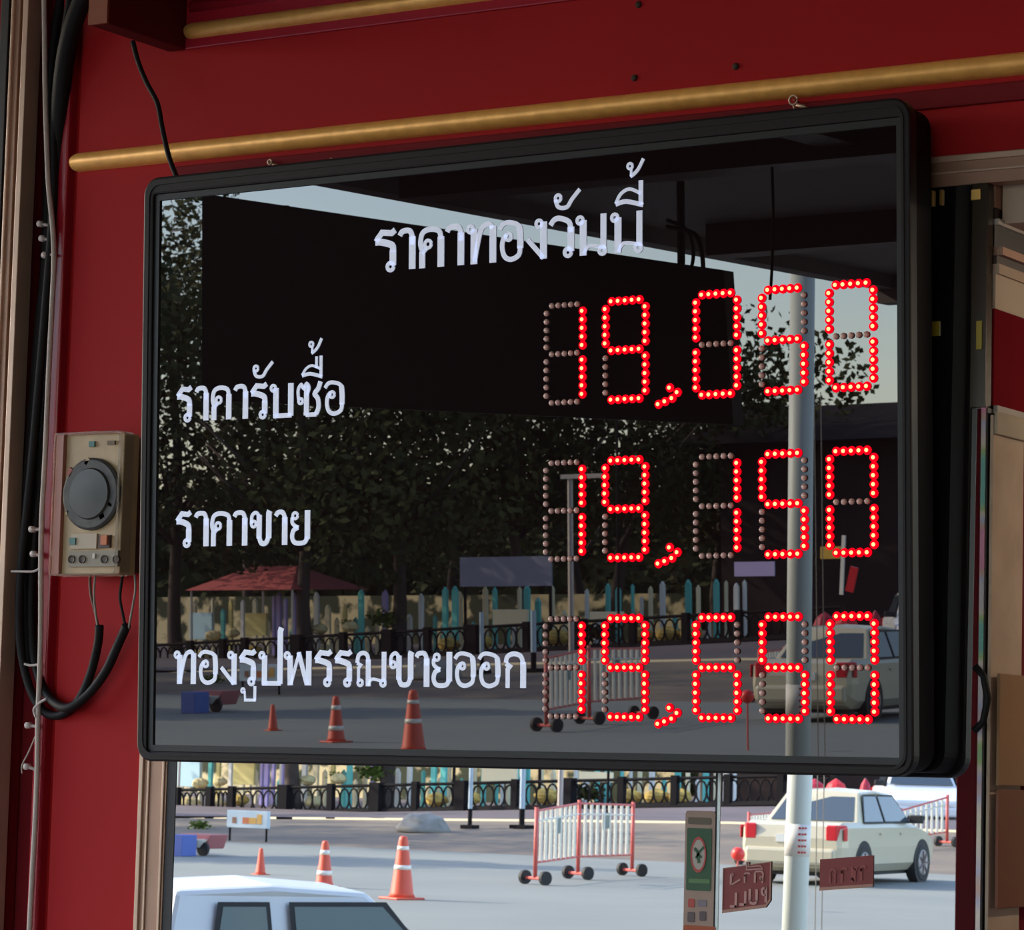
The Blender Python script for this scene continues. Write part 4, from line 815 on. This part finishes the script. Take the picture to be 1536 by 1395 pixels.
# ---- fence, posts and yard behind
M_fbl = mat('black_fence_steel', (0.012, 0.010, 0.011), 0.8, spec=0.1)
fn = thing('boundary_fence', 'long low black fence with dark pillars across the far side of the street', 'fence', on(700, 66))
def fl(px): # fence foot
    P = seen(px, 1300, 66.0); yb = 1226 - (px - 300) * (14 / 800); P.z = seen(px, yb, 66)[2]; return P
pxs = [150, 205, 262, 311, 344, 424, 493, 562, 620, 690, 770, 850, 930, 1010, 1090, 1170, 1250]
for i, px in enumerate(pxs):
    P = fl(px); w_ = 0.16 if px in (424, 562, 690, 850) else 0.09; q = MB(); q.box((P.x - w_, P.y - w_, P.z - 0.1), (P.x + w_, P.y + w_, P.z + 0.86)); q.build('pillar', M_fbl, fn)
for i in range(len(pxs) - 1):
    a_, b_ = fl(pxs[i]), fl(pxs[i + 1])
    for h_, r_ in ((0.78, 0.045), (0.08, 0.10)):
        q = MB(); q.tube([a_ + Vector((0, 0, h_)), b_ + Vector((0, 0, h_))], r_, 6); q.build('fence_rail', M_fbl, fn)
    # wrought infill: rings and scrolls
    q = MB(); n_r = 5
    for k in range(n_r):
        c_ = a_.lerp(b_, (k + 0.5) / n_r) + Vector((0, 0, 0.43)); rr_ = min(0.27, (b_ - a_).length / n_r / 2)
        q.tube([c_ + Vector((rr_ * math.cos(t), 0, 0.28 * math.sin(t))) for t in [2 * math.pi * j / 12 for j in range(13)]], 0.028, 5)
    q.build('scroll_infill', M_fbl, fn)
# pale stick posts of the yard in several colours
cols = {'purple': (0.42, 0.36, 0.75), 'teal': (0.12, 0.55, 0.50), 'cream': (0.85, 0.76, 0.50), 'white': (0.75, 0.76, 0.72), 'yellow': (0.80, 0.66, 0.24)}
def yard_post(c, px, wpx, ptop, D=72, grp=None, pbot=None):
    P = seen(px, 1300, D); z0_ = fl(px).z + 0.0; z0_ = zpix(P, pbot) if pbot else far_z(P.x, D) ; z1_ = zpix(P, ptop); w_ = wpx / FP * (D + 3) / ray(px, 1300)[1] / 2
    q = MB(); q.box((-w_, -0.05, 0), (w_, 0.05, z1_ - z0_)); q.lathe([(w_, z1_ - z0_), (w_ * 0.6, z1_ - z0_ + w_), (0.01, z1_ - z0_ + w_ * 1.4)], n=8); o = q.build('painted_post', mat(c + '_post_paint', cols[c], 0.6), None); o.location = (P.x, P.y, z0_)
    return tag(o, '%s painted post of the playground railing behind the fence' % c, 'post', c + ' posts behind the fence')
random.seed(3)
seqp = []
px = 268
while px < 1110:
    c = random.choice(['purple', 'cream', 'teal', 'white', 'cream', 'yellow'] if px < 560 else ['teal', 'white', 'teal', 'cream', 'white'])
    wd = random.uniform(3, 9); seqp.append((c, px, wd)); px += wd + random.uniform(4, 14)
for c, px, wd in seqp: yard_post(c, px, wd, random.choice([1120, 1126, 1140, 1158, 1172]), D=random.uniform(69, 74))
yard_post('purple', 396, 7, 1118, 68); yard_post('purple', 419, 6, 1118, 68); yard_post('teal', 520, 8, 1118, 68); yard_post('teal', 647, 8, 1118, 68); yard_post('teal', 662, 9, 1118, 68)
# sunlit yard wall and bushes
a_, b_ = seen(120, 1300, 82), seen(1010, 1300, 82); zz0 = min(a_.z, b_.z) - 1
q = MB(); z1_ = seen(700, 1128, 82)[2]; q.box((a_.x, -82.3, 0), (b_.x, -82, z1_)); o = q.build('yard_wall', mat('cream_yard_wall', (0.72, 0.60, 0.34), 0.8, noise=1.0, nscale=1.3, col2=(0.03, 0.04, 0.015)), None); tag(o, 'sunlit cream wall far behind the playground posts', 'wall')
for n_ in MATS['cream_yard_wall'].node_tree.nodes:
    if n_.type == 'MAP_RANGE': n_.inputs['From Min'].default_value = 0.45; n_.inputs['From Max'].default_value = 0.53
def slab_at(nm, label, cat, pxa, pxb, pyt, pyb, D, m, th=0.1, foot=None):
    if foot: D = gD((pxa + pxb) / 2, foot)
    A = seen(pxa, 1300, D); B = seen(pxb, 1300, D); zt_ = zpix((A + B) / 2, pyt); zb_ = zpix((A + B) / 2, pyb); c_ = Vector(((A.x + B.x) / 2, -D, zb_))
    hw_ = (B.x - A.x) / 2; q = MB(); q.box((-abs(hw_), -th / 2, 0), (abs(hw_), th / 2, zt_ - zb_)); o = q.build(nm, m, None, bevel=0.01); o.location = c_; return tag(o, label, cat)
M_cream2 = mat('cream_bench', (0.92, 0.82, 0.55), 0.7)
slab_at('playground_panel', 'bright cream panel behind the fence above the folding barrier', 'panel', 720, 772, 1150, 1173, 68, M_cream2)
slab_at('playground_panel', 'long bright cream panel behind the fence, right of the barrier top', 'panel', 866, 916, 1158, 1173, 68, M_cream2)
slab_at('playground_panel', 'yellow panel behind the fence near the left window edge', 'panel', 346, 378, 1143, 1177, 68, mat('yellow_panel', (0.70, 0.62, 0.25), 0.7))
slab_at('playground_panel', 'pale blue panel behind the fence at the left window edge', 'panel', 262, 296, 1140, 1180, 68, mat('pale_blue_panel', (0.50, 0.72, 0.80), 0.7))
for i, (px, py, r_, c) in enumerate([(300, 1175, 9, 'cream'), (330, 1172, 8, 'cream'), (462, 1170, 9, 'cream'), (508, 1168, 9, 'cream'), (285, 1205, 12, 'cream'), (325, 1208, 11, 'cream'), (360, 1200, 10, 'yellow'), (470, 1203, 10, 'cream'), (655, 1200, 12, 'yellow'), (705, 1198, 12, 'yellow'), (820, 1195, 13, 'yellow'), (945, 1195, 12, 'yellow'), (985, 1196, 13, 'yellow'), (1020, 1195, 12, 'yellow')]):
    P = seen(px, py, 67.2); q = MB(); R = r_ / FP * 76; rnd = random.Random(i)
    q.lathe([(R * 1.6 * math.sin(math.pi * k / 7) + 0.01, -R * math.cos(math.pi * k / 7)) for k in range(8)], n=10); q.v = [(v[0] * rnd.uniform(.85, 1.1), v[1] * rnd.uniform(.85, 1.1), v[2] * rnd.uniform(.85, 1.1)) for v in q.v]
    o = q.build('dry_bush', mat('straw_bush_' + c, (0.78, 0.66, 0.34) if c == 'cream' else (0.68, 0.46, 0.10), 0.9, noise=0.8, nscale=3, col2=(0.25, 0.18, 0.06)), None); o.location = P
    tag(o, 'small straw-coloured dry bush seen through the black fence', 'bush', 'dry bushes behind the fence')
# signboard on legs, red pot cart, blue bin, striped bollards
o = slab_at('street_signboard', 'small white and orange signboard on thin legs at the left verge', 'sign', 340, 401, 1216, 1242, 56, mat('white_signboard', (0.55, 0.66, 0.72), 0.6), 0.1, 1262)
Ds = -o.location.y; A = seen(340, 1300, Ds); B = seen(401, 1300, Ds); hw_ = abs(B.x - A.x) / 2; zt_ = zpix((A + B) / 2, 1216) - o.location.z; gz_ = far_z(o.location.x, Ds) - o.location.z
for s_ in (-0.9, 0.9):
    q = MB(); q.tube([(s_ * hw_, 0, gz_), (s_ * hw_, 0, 0.0)], 0.025, 6); q.build('leg', M_fbl, o, world=False)
for x_, w_, m_ in ((-0.62, 0.10, mat('brown_print', (0.30, 0.14, 0.08), 0.6)), (-0.05, 0.16, M_or), (0.28, 0.18, mat('amber_print', (0.75, 0.42, 0.10), 0.6)), (0.62, 0.12, MATS['amber_print'])):
    q = MB(); q.box((hw_ * (x_ - w_), 0.05, zt_ * 0.25), (hw_ * (x_ + w_), 0.06, zt_ * (0.6 if x_ < 0.5 else 0.8))); q.build('sign_mark', m_, o, world=False)
P = base_at(305, 1283)
o = thing('food_cart', 'small dusty red cart with a bowl on the shaded left verge', 'cart', P); zt_ = zpix(P, 1251) - P.z
q = MB(); q.prism([(-0.24, 0.12), (0.24, 0.12), (0.34, zt_), (-0.34, zt_)], -0.25, 0.25); q.build('tub', mat('dusty_red', (0.42, 0.14, 0.14), 0.7), o, world=False, bevel=0.02)
q = MB(); q.lathe([(0.05, 0.14), (0.16, 0.26), (0.17, 0.28)], c=(0.1, 0.30, 0), n=14); q.build('bowl', M_band, o, world=False)
for s_ in (-0.25, 0.2):
    q = MB(); q.lathe([(0.12, -0.03), (0.12, 0.03)], c=(s_, 0.28, 0.12), n=14, ax='y'); q.build('wheel', M_tyre, o, world=False)
slab_at('blue_bin', 'blue bin at the left window edge beside the red cart', 'bin', 262, 283, 1252, 1284, 52, mat('blue_bin', (0.06, 0.12, 0.42), 0.5), 0.4, 1284)
for px, label in ((703, 'thinner pale blue bollard post behind the cones, left of the pair'), (781, 'thicker pale blue bollard post left of the folding barrier')):
    P = base_at(px, 1243); o = thing('striped_bollard', label, 'post', P); zt_ = zpix(P, 1150) - P.z; zm_ = zpix(P, 1213) - P.z; r_ = 0.05 if px == 703 else 0.065
    q = MB(); q.tube([(0, 0, 0), (0, 0, zm_)], r_, 8); q.build('lower_shaft', M_fbl, o, world=False); q = MB(); q.tube([(0, 0, zm_), (0, 0, zt_)], r_, 8); q.build('upper_shaft', mat('pale_blue_paint', (0.42, 0.52, 0.60), 0.6), o, world=False)
    q = MB(); q.box((-r_ * 3, -r_ * 3, 0), (r_ * 3, r_ * 3, 0.08)); q.build('foot', M_fbl, o, world=False)
# grey boulder in the verge
P = base_at(632, 1248); q = MB(); q.lathe([(0.55 * math.sin(math.pi * (0.5 + k / 12)) + 0.01, 0.42 * -math.cos(math.pi * (0.5 + k / 12))) for k in range(6)], n=14); rnd = random.Random(5); q.v = [(v[0] * rnd.uniform(.85, 1.15), v[1] * rnd.uniform(.85, 1.15), v[2] * rnd.uniform(.85, 1.1)) for v in q.v]
o = q.build('dusty_shrub', mat('grey_green_shrub', (0.30, 0.29, 0.27), 0.9, noise=0.6, nscale=4), None, smooth=True); o.location = P; tag(o, 'low dusty grey shrub on the verge behind the tallest cone', 'bush')
for px, label in ((1222, 'dark red umbrella above the sedan roof, left one'), (1254, 'bright red umbrella above the sedan roof, right one'), (1298, 'small red umbrella above the sedan windscreen')):
    P = seen(px, 1186, 60); o = thing('red_umbrella', label, 'umbrella', Vector((P.x, P.y, far_z(P.x, 60)))); zt_ = zpix(P, 1168) - o.location.z; r_ = 0.27 if px != 1298 else 0.14
    q = MB(); q.lathe([(r_, zt_ - 0.30), (r_ * 0.7, zt_ - 0.12), (0.02, zt_)], n=12); q.build('canopy', mat('umbrella_red', (0.75, 0.03, 0.04), 0.6) if px == 1254 else mat('umbrella_crimson', (0.45, 0.02, 0.05), 0.6), o, world=False)
    q = MB(); q.tube([(0, 0, 0), (0, 0, zt_)], 0.025, 6); q.build('pole', M_band, o, world=False)

# ---- trees
M_bark = mat('dark_bark', (0.07, 0.05, 0.04), 0.9, noise=0.5, nscale=6)
LE = [mat('dark_leaves', (0.024, 0.038, 0.014), 0.8, noise=0.8, nscale=0.5, col2=(0.095, 0.085, 0.03), spec=0.15), mat('olive_leaves', (0.085, 0.085, 0.026), 0.8, spec=0.15, noise=0.6, nscale=0.5, col2=(0.03, 0.045, 0.015))]
def crown_mesh(seed, R, h0, h1, n=2600, sz=0.13):
    rnd = random.Random(seed); q = MB(); lobes = [(rnd.uniform(-R * .6, R * .6), rnd.uniform(-R * .6, R * .6), rnd.uniform(h0 + 1, h1 - 0.8), rnd.uniform(R * .35, R * .6)) for _ in range(11)]
    for i in range(n):
        lx, ly, lz, lr = rnd.choice(lobes); u_ = rnd.uniform(-1, 1); t = rnd.uniform(0, 6.283); rr = lr * (rnd.random() ** 0.35); s_ = math.sqrt(1 - u_ * u_)
        c_ = Vector((lx + rr * s_ * math.cos(t), ly + rr * s_ * math.sin(t), lz + rr * u_ * 0.75)); a_ = Vector((rnd.gauss(0, 1), rnd.gauss(0, 1), rnd.gauss(0, 1))).normalized(); b_ = a_.orthogonal().normalized(); k = sz * rnd.uniform(.6, 1.5)
        q.add([c_ - a_ * k, c_ + b_ * k * .6, c_ + a_ * k, c_ - b_ * k * .6], [(0, 1, 2, 3)])
    return q
def tree(label, loc, seed, R=4.2, h0=2.2, h1=10.0, lm=0, n=6000, grp='trees along the far side of the street'):
    o = thing('street_tree', label, 'tree', loc, seed * 1.3, grp)
    q = MB(); rnd = random.Random(seed); q.tube(smoothpath([(0, 0, 0), (0.1, 0.05, 1.5), (rnd.uniform(-.3, .3), rnd.uniform(-.3, .3), h1 * .4), (rnd.uniform(-.6, .6), rnd.uniform(-.6, .6), h1 * .75)], 4), 0.26, 10, 0.08)
    for k in range(5):
        a_ = rnd.uniform(0, 6.28); z_ = h0 + rnd.uniform(0, 2); q.tube([(0, 0, z_), (R * .3 * math.cos(a_), R * .3 * math.sin(a_), z_ + 1.3), (R * .6 * math.cos(a_), R * .6 * math.sin(a_), z_ + 2.8)], 0.10, 6, 0.03)
    q.build('trunk', M_bark, o, smooth=True, world=False)
    f_ = crown_mesh(seed, R, h0, h1, n).build('foliage', LE[lm], o, world=False); f_['kind'] = 'stuff'; return o
def gp(px, D): P = seen(px, 1300, D); P.z = max(far_z(P.x, D), -0.3); return P
tree('dense dark tree with thick trunk behind the fence, left of the long wording', gp(438, 67), 11, 5.2, 2.4, 11.5, 0, 7000)
tree('dark leafy tree in the left part of the reflection', gp(240, 70), 12, 5.4, 2.6, 15.5, 0, 8000)
tree('olive-green tree with sunlit leaves near the middle of the reflection', gp(575, 69), 13, 4.6, 2.6, 11, 1)
tree('broad olive tree right of the middle of the reflection', gp(760, 74), 14, 5.2, 3.0, 11, 1)
tree('dark tree behind the left digits', gp(905, 78), 15, 5.0, 2.8, 10, 0)
tree('tree with brownish crown behind the middle digits', gp(1060, 82), 16, 4.6, 2.6, 8.8, 1)
tree('low dark tree behind the right digits', gp(1230, 88), 17, 4.6, 2.0, 7.4, 0)
tree('low olive tree at the right edge of the reflection', gp(1390, 92), 18, 4.8, 2.0, 7.2, 0)
tree('tree left outside the window edge', gp(90, 71), 19, 6.4, 2.6, 15, 0, 8000)
tree('background tree filling the gap left of centre', gp(350, 84), 20, 6.0, 2.6, 12.5, 0)
tree('background tree filling the gap at centre', gp(660, 88), 21, 6.0, 2.6, 12, 0)
tree('background tree filling the gap right of centre', gp(850, 94), 22, 6.0, 2.6, 11, 0)
tree('roadside tree casting its shade across the road at the left', Vector((-38.5, -35.5, 0)), 23, 3.2, 3.0, 8.0, 0, 5000, 'roadside trees out of view')
tree('second roadside tree casting shade onto the verge', Vector((-50.0, -46.0, 0)), 24, 5.0, 2.8, 9.5, 0, 6000, 'roadside trees out of view')
tree('third roadside tree shading the pavement', Vector((-58.0, -52.0, 0.1)), 25, 5.4, 2.8, 11.0, 0, 6000, 'roadside trees out of view')
tree('fourth roadside tree shading the verge farther right', Vector((-46.5, -45.0, 0.1)), 26, 4.4, 3.2, 11.0, 0, 5000, 'roadside trees out of view')

# ---- things only the display glass reflects
BN = BM[:, 1]
def bseen(px, py, yy):                # real point at y = yy which the tilted display glass shows at this pixel
    d = ray(px, py); t = np.dot(BP - CAM, BN) / np.dot(d, BN); P = CAM + t * d; r = d - 2 * np.dot(d, BN) * BN; return Vector(P + r * ((yy - P[1]) / r[1]))
# big dark signboard hanging over the kerb
yb = -4.6
TLp, TRp, BLp, BRp = bseen(303, 290, yb), bseen(1085, 405, yb), bseen(303, 600, yb), bseen(1100, 637, yb)
q = MB(); V = [TLp, TRp, BRp, BLp]; q.prism([(p.x, p.z) for p in V], yb - 0.06, yb)
o = q.build('hanging_signboard', mat('near_black_board', (0.008, 0.005, 0.005), 0.7), None); tag(o, 'big dark hanging signboard reflected in the upper left of the display', 'signboard')
for x_ in (TLp.x + 0.3, TRp.x - 0.15):
    q = MB(); zt = TRp.z + (TLp.z - TRp.z) * (x_ - TRp.x) / (TLp.x - TRp.x); q.tube([(x_, yb - 0.03, zt), (x_, yb - 0.03, 3.1)], 0.012, 8); q.build('hanger_rod', M_cable, o)
# dangling cables at the canopy edge
def bcable(label, pts, yy, r):
    P = [bseen(a, c, yy) for a, c in pts]; P = smoothpath(P, 5); q = MB(); q.tube([p - P[0] for p in P], r, 6); o = q.build('dangling_cable', M_cable, None, smooth=True); o.location = P[0]; tag(o, label, 'cable')
bcable('thin cable hanging in front of the reflected sky beside the middle digits', [(1158, 250), (1160, 330), (1158, 400), (1155, 450)], -3.6, 0.004)
bcable('looping cable left of the thin hanging one, in the reflection', [(1000, 340), (1040, 350), (1052, 375), (1055, 405)], -3.6, 0.006)
bcable('second looping cable beside the hanging signboard', [(1000, 330), (1030, 345), (1040, 380), (1035, 410)], -3.6, 0.005)
# long low roofed building on the right behind the street
a_, b_ = bseen(1080, 660, -80), bseen(1420, 660, -80)
zt = bseen(1330, 590, -80).z; o = thing('market_building', 'low dark-roofed building across the street behind the middle row digits', 'building', ((a_.x + b_.x) / 2, -80, 0.2))
q = MB(); q.box((a_.x, -88, 0.2), (b_.x + 2, -80, zt - 1.2)); q.build('wall', mat('brown_wall', (0.045, 0.030, 0.028), 0.9, spec=0.1), o)
q = MB(); q.add([(a_.x - 1, -78.5, zt - 1.4), (b_.x + 3, -78.5, zt - 1.4), (b_.x + 3, -84, zt), (a_.x - 1, -84, zt), (b_.x + 3, -89.5, zt - 1.4), (a_.x - 1, -89.5, zt - 1.4)], [(0, 1, 2, 3), (3, 2, 4, 5), (0, 3, 5), (1, 4, 2), (0, 5, 4, 1)]); q.build('roof', mat('dark_tile_roof', (0.02, 0.014, 0.014), 0.9, spec=0.1), o)
# red-roofed stall and blue-grey banner
a_ = bseen(270, 885, -66); b_ = bseen(430, 885, -66); zc = bseen(350, 862, -66).z; ze = bseen(350, 885, -66).z
o = thing('red_roof_stall', 'stall with faded red canvas roof reflected above the long wording', 'stall', ((a_.x + b_.x) / 2, -68, 0.3)); ze_, zc_ = ze, zc
q = MB(); cx_ = (a_.x + b_.x) / 2; q.add([(a_.x, -66.2, ze_), (b_.x, -66.2, ze_), (b_.x, -70, ze_), (a_.x, -70, ze_), (cx_ - .8, -68, zc_ + .25), (cx_ + .8, -68, zc_ + .25)], [(0, 1, 5, 4), (1, 2, 5), (2, 3, 4, 5), (3, 0, 4), (0, 3, 2, 1)]); q.build('canvas_roof', mat('faded_red_canvas', (0.50, 0.10, 0.09), 0.7), o)
for x_ in (a_.x + .1, b_.x - .1):
    for y_ in (-66.4, -69.8):
        q = MB(); q.tube([(x_, y_, 0.3), (x_, y_, ze_)], 0.04, 6); q.build('post', M_rim, o)
a_ = bseen(690, 880, -67.2); b_ = bseen(827, 834, -67.2)
q = MB(); q.box((a_.x, -67.25, a_.z), (b_.x, -67.2, b_.z)); o = q.build('street_banner', mat('blue_grey_banner', (0.20, 0.21, 0.30), 0.6), None); tag(o, 'plain blue-grey banner on posts reflected left of the second price row', 'banner')
for x_ in (a_.x + .1, b_.x - .1):
    q = MB(); q.tube([(x_, -67.3, 0.2), (x_, -67.3, b_.z)], 0.05, 6); q.build('post', M_fbl, o)
# lamp posts seen between digits
for px, py, r_, lab in ((855, 715, 0.07, 'grey lamp post reflected between the first two digits of the middle row'), (925, 600, 0.035, 'thin dark post reflected behind the second digits')):
    P = bseen(px, py, -58); g = far_z(P.x, 58); q = MB(); q.tube([(0, 0, 0), (0, 0, P.z - g)], r_, 8); q.box((-0.2, -0.1, P.z - g - 0.05), (0.9, 0.1, P.z - g + 0.05)); o = q.build('street_lamp_post', M_rim if r_ > .05 else M_fbl, None); o.location = (P.x, P.y, g); tag(o, lab, 'lamp post')
# second storey sign, yellow board and cloths by the digits at the right
def bslab(nm, label, cat, pa_, pc_, yy, m, rot=0.0):
    a_ = bseen(*pa_, yy); c_ = bseen(*pc_, yy); cx_, cz_ = (a_.x + c_.x) / 2, (a_.z + c_.z) / 2; q = MB(); q.box((-abs(c_.x - a_.x) / 2, -0.02, -abs(a_.z - c_.z) / 2), (abs(c_.x - a_.x) / 2, 0.02, abs(a_.z - c_.z) / 2), Matrix.Rotation(rot, 4, 'Y')); o = q.build(nm, m, None); o.location = (cx_, yy, cz_); tag(o, label, cat); return o


bslab('purple_awning', 'small lilac awning reflected by the tail of the second price row', 'awning', (1102, 843), (1162, 864), -52, mat('lilac_cloth', (0.50, 0.42, 0.72), 0.7))
bslab('yellow_shop_sign', 'yellow sign reflected beside the last digit of the second price row', 'sign', (1231, 820), (1262, 838), -55, mat('yellow_sign', (0.70, 0.42, 0.05), 0.6))
bslab('white_stick', 'leaning white pole reflected just under the last digit of the second price row', 'pole', (1261, 803), (1267, 892), -50, M_band, 0.06)
bslab('red_cloth', 'red cloth reflected right of the leaning white pole', 'cloth', (1272, 850), (1284, 888), -50.4, M_lamp, 0.25)

Pc_ = seen(1457, 1300, 6.5); wc_ = 13 / FP * (6.5 + 3.04) / ray(1453, 1300)[1] * 1.25
q = MB(); q.box((-wc_, -0.05, 0), (wc_, 0.05, 3.4)); o = q.build('awning_post', M_reddk, None, bevel=0.005); o.location = (Pc_.x, -6.5, -0.35)
tag(o, 'dark red square post reflected at the right end of the window', 'post')

rnd = random.Random(9); q = MB(); q.box((-85, 0.6, 0), (85, 2.0, 5.6)); 
for i in range(7000):
    c_ = Vector((rnd.uniform(-86, 86), rnd.uniform(-0.3, 0.7), rnd.uniform(0.2, 6.4) ** 1.0)); a_ = Vector((rnd.gauss(0, 1), rnd.gauss(0, 1), rnd.gauss(0, 1))).normalized(); b_ = a_.orthogonal().normalized(); k = rnd.uniform(.25, .6)
    q.add([c_ - a_ * k, c_ + b_ * k * .6, c_ + a_ * k, c_ - b_ * k * .6], [(0, 1, 2, 3)])
q.v = [(v[0], -v[1], v[2]) for v in q.v]
o = q.build('tall_hedge', LE[0], None); o.location = (-75, -104, 0.4); o['kind'] = 'stuff'; tag(o, 'tall dark hedge line far behind the yard', 'hedge')
for i, (px, py, r_, lab) in enumerate([(560, 1158, 26, 'bright green shrub behind the fence above the tallest cone'), (505, 1164, 12, 'smaller green shrub behind the fence above the middle cone'), (880, 1190, 26, 'dark green shrub behind the fence over the barrier'), (300, 1238, 16, 'low green plants on the verge beside the red cart')]):
    D_ = 69.0 if i < 3 else 50.0
    P = seen(px, py, D_); R = r_ / FP * (D_ + 8); q = MB(); rn = random.Random(40 + i)
    for k in range(260):
        d_ = Vector((rn.gauss(0, 1), rn.gauss(0, .6), rn.gauss(0, .45))); c_ = d_ * (R * 0.55); a_ = Vector((rn.gauss(0, 1), rn.gauss(0, 1), rn.gauss(0, 1))).normalized(); b_ = a_.orthogonal().normalized(); kk = R * .22
        q.add([c_ - a_ * kk, c_ + b_ * kk * .6, c_ + a_ * kk, c_ - b_ * kk * .6], [(0, 1, 2, 3)])
    o = q.build('green_shrub', mat('fresh_green_leaves', (0.16, 0.24, 0.04), 0.7) if i != 2 else LE[1], None); o.location = P; tag(o, lab, 'bush')
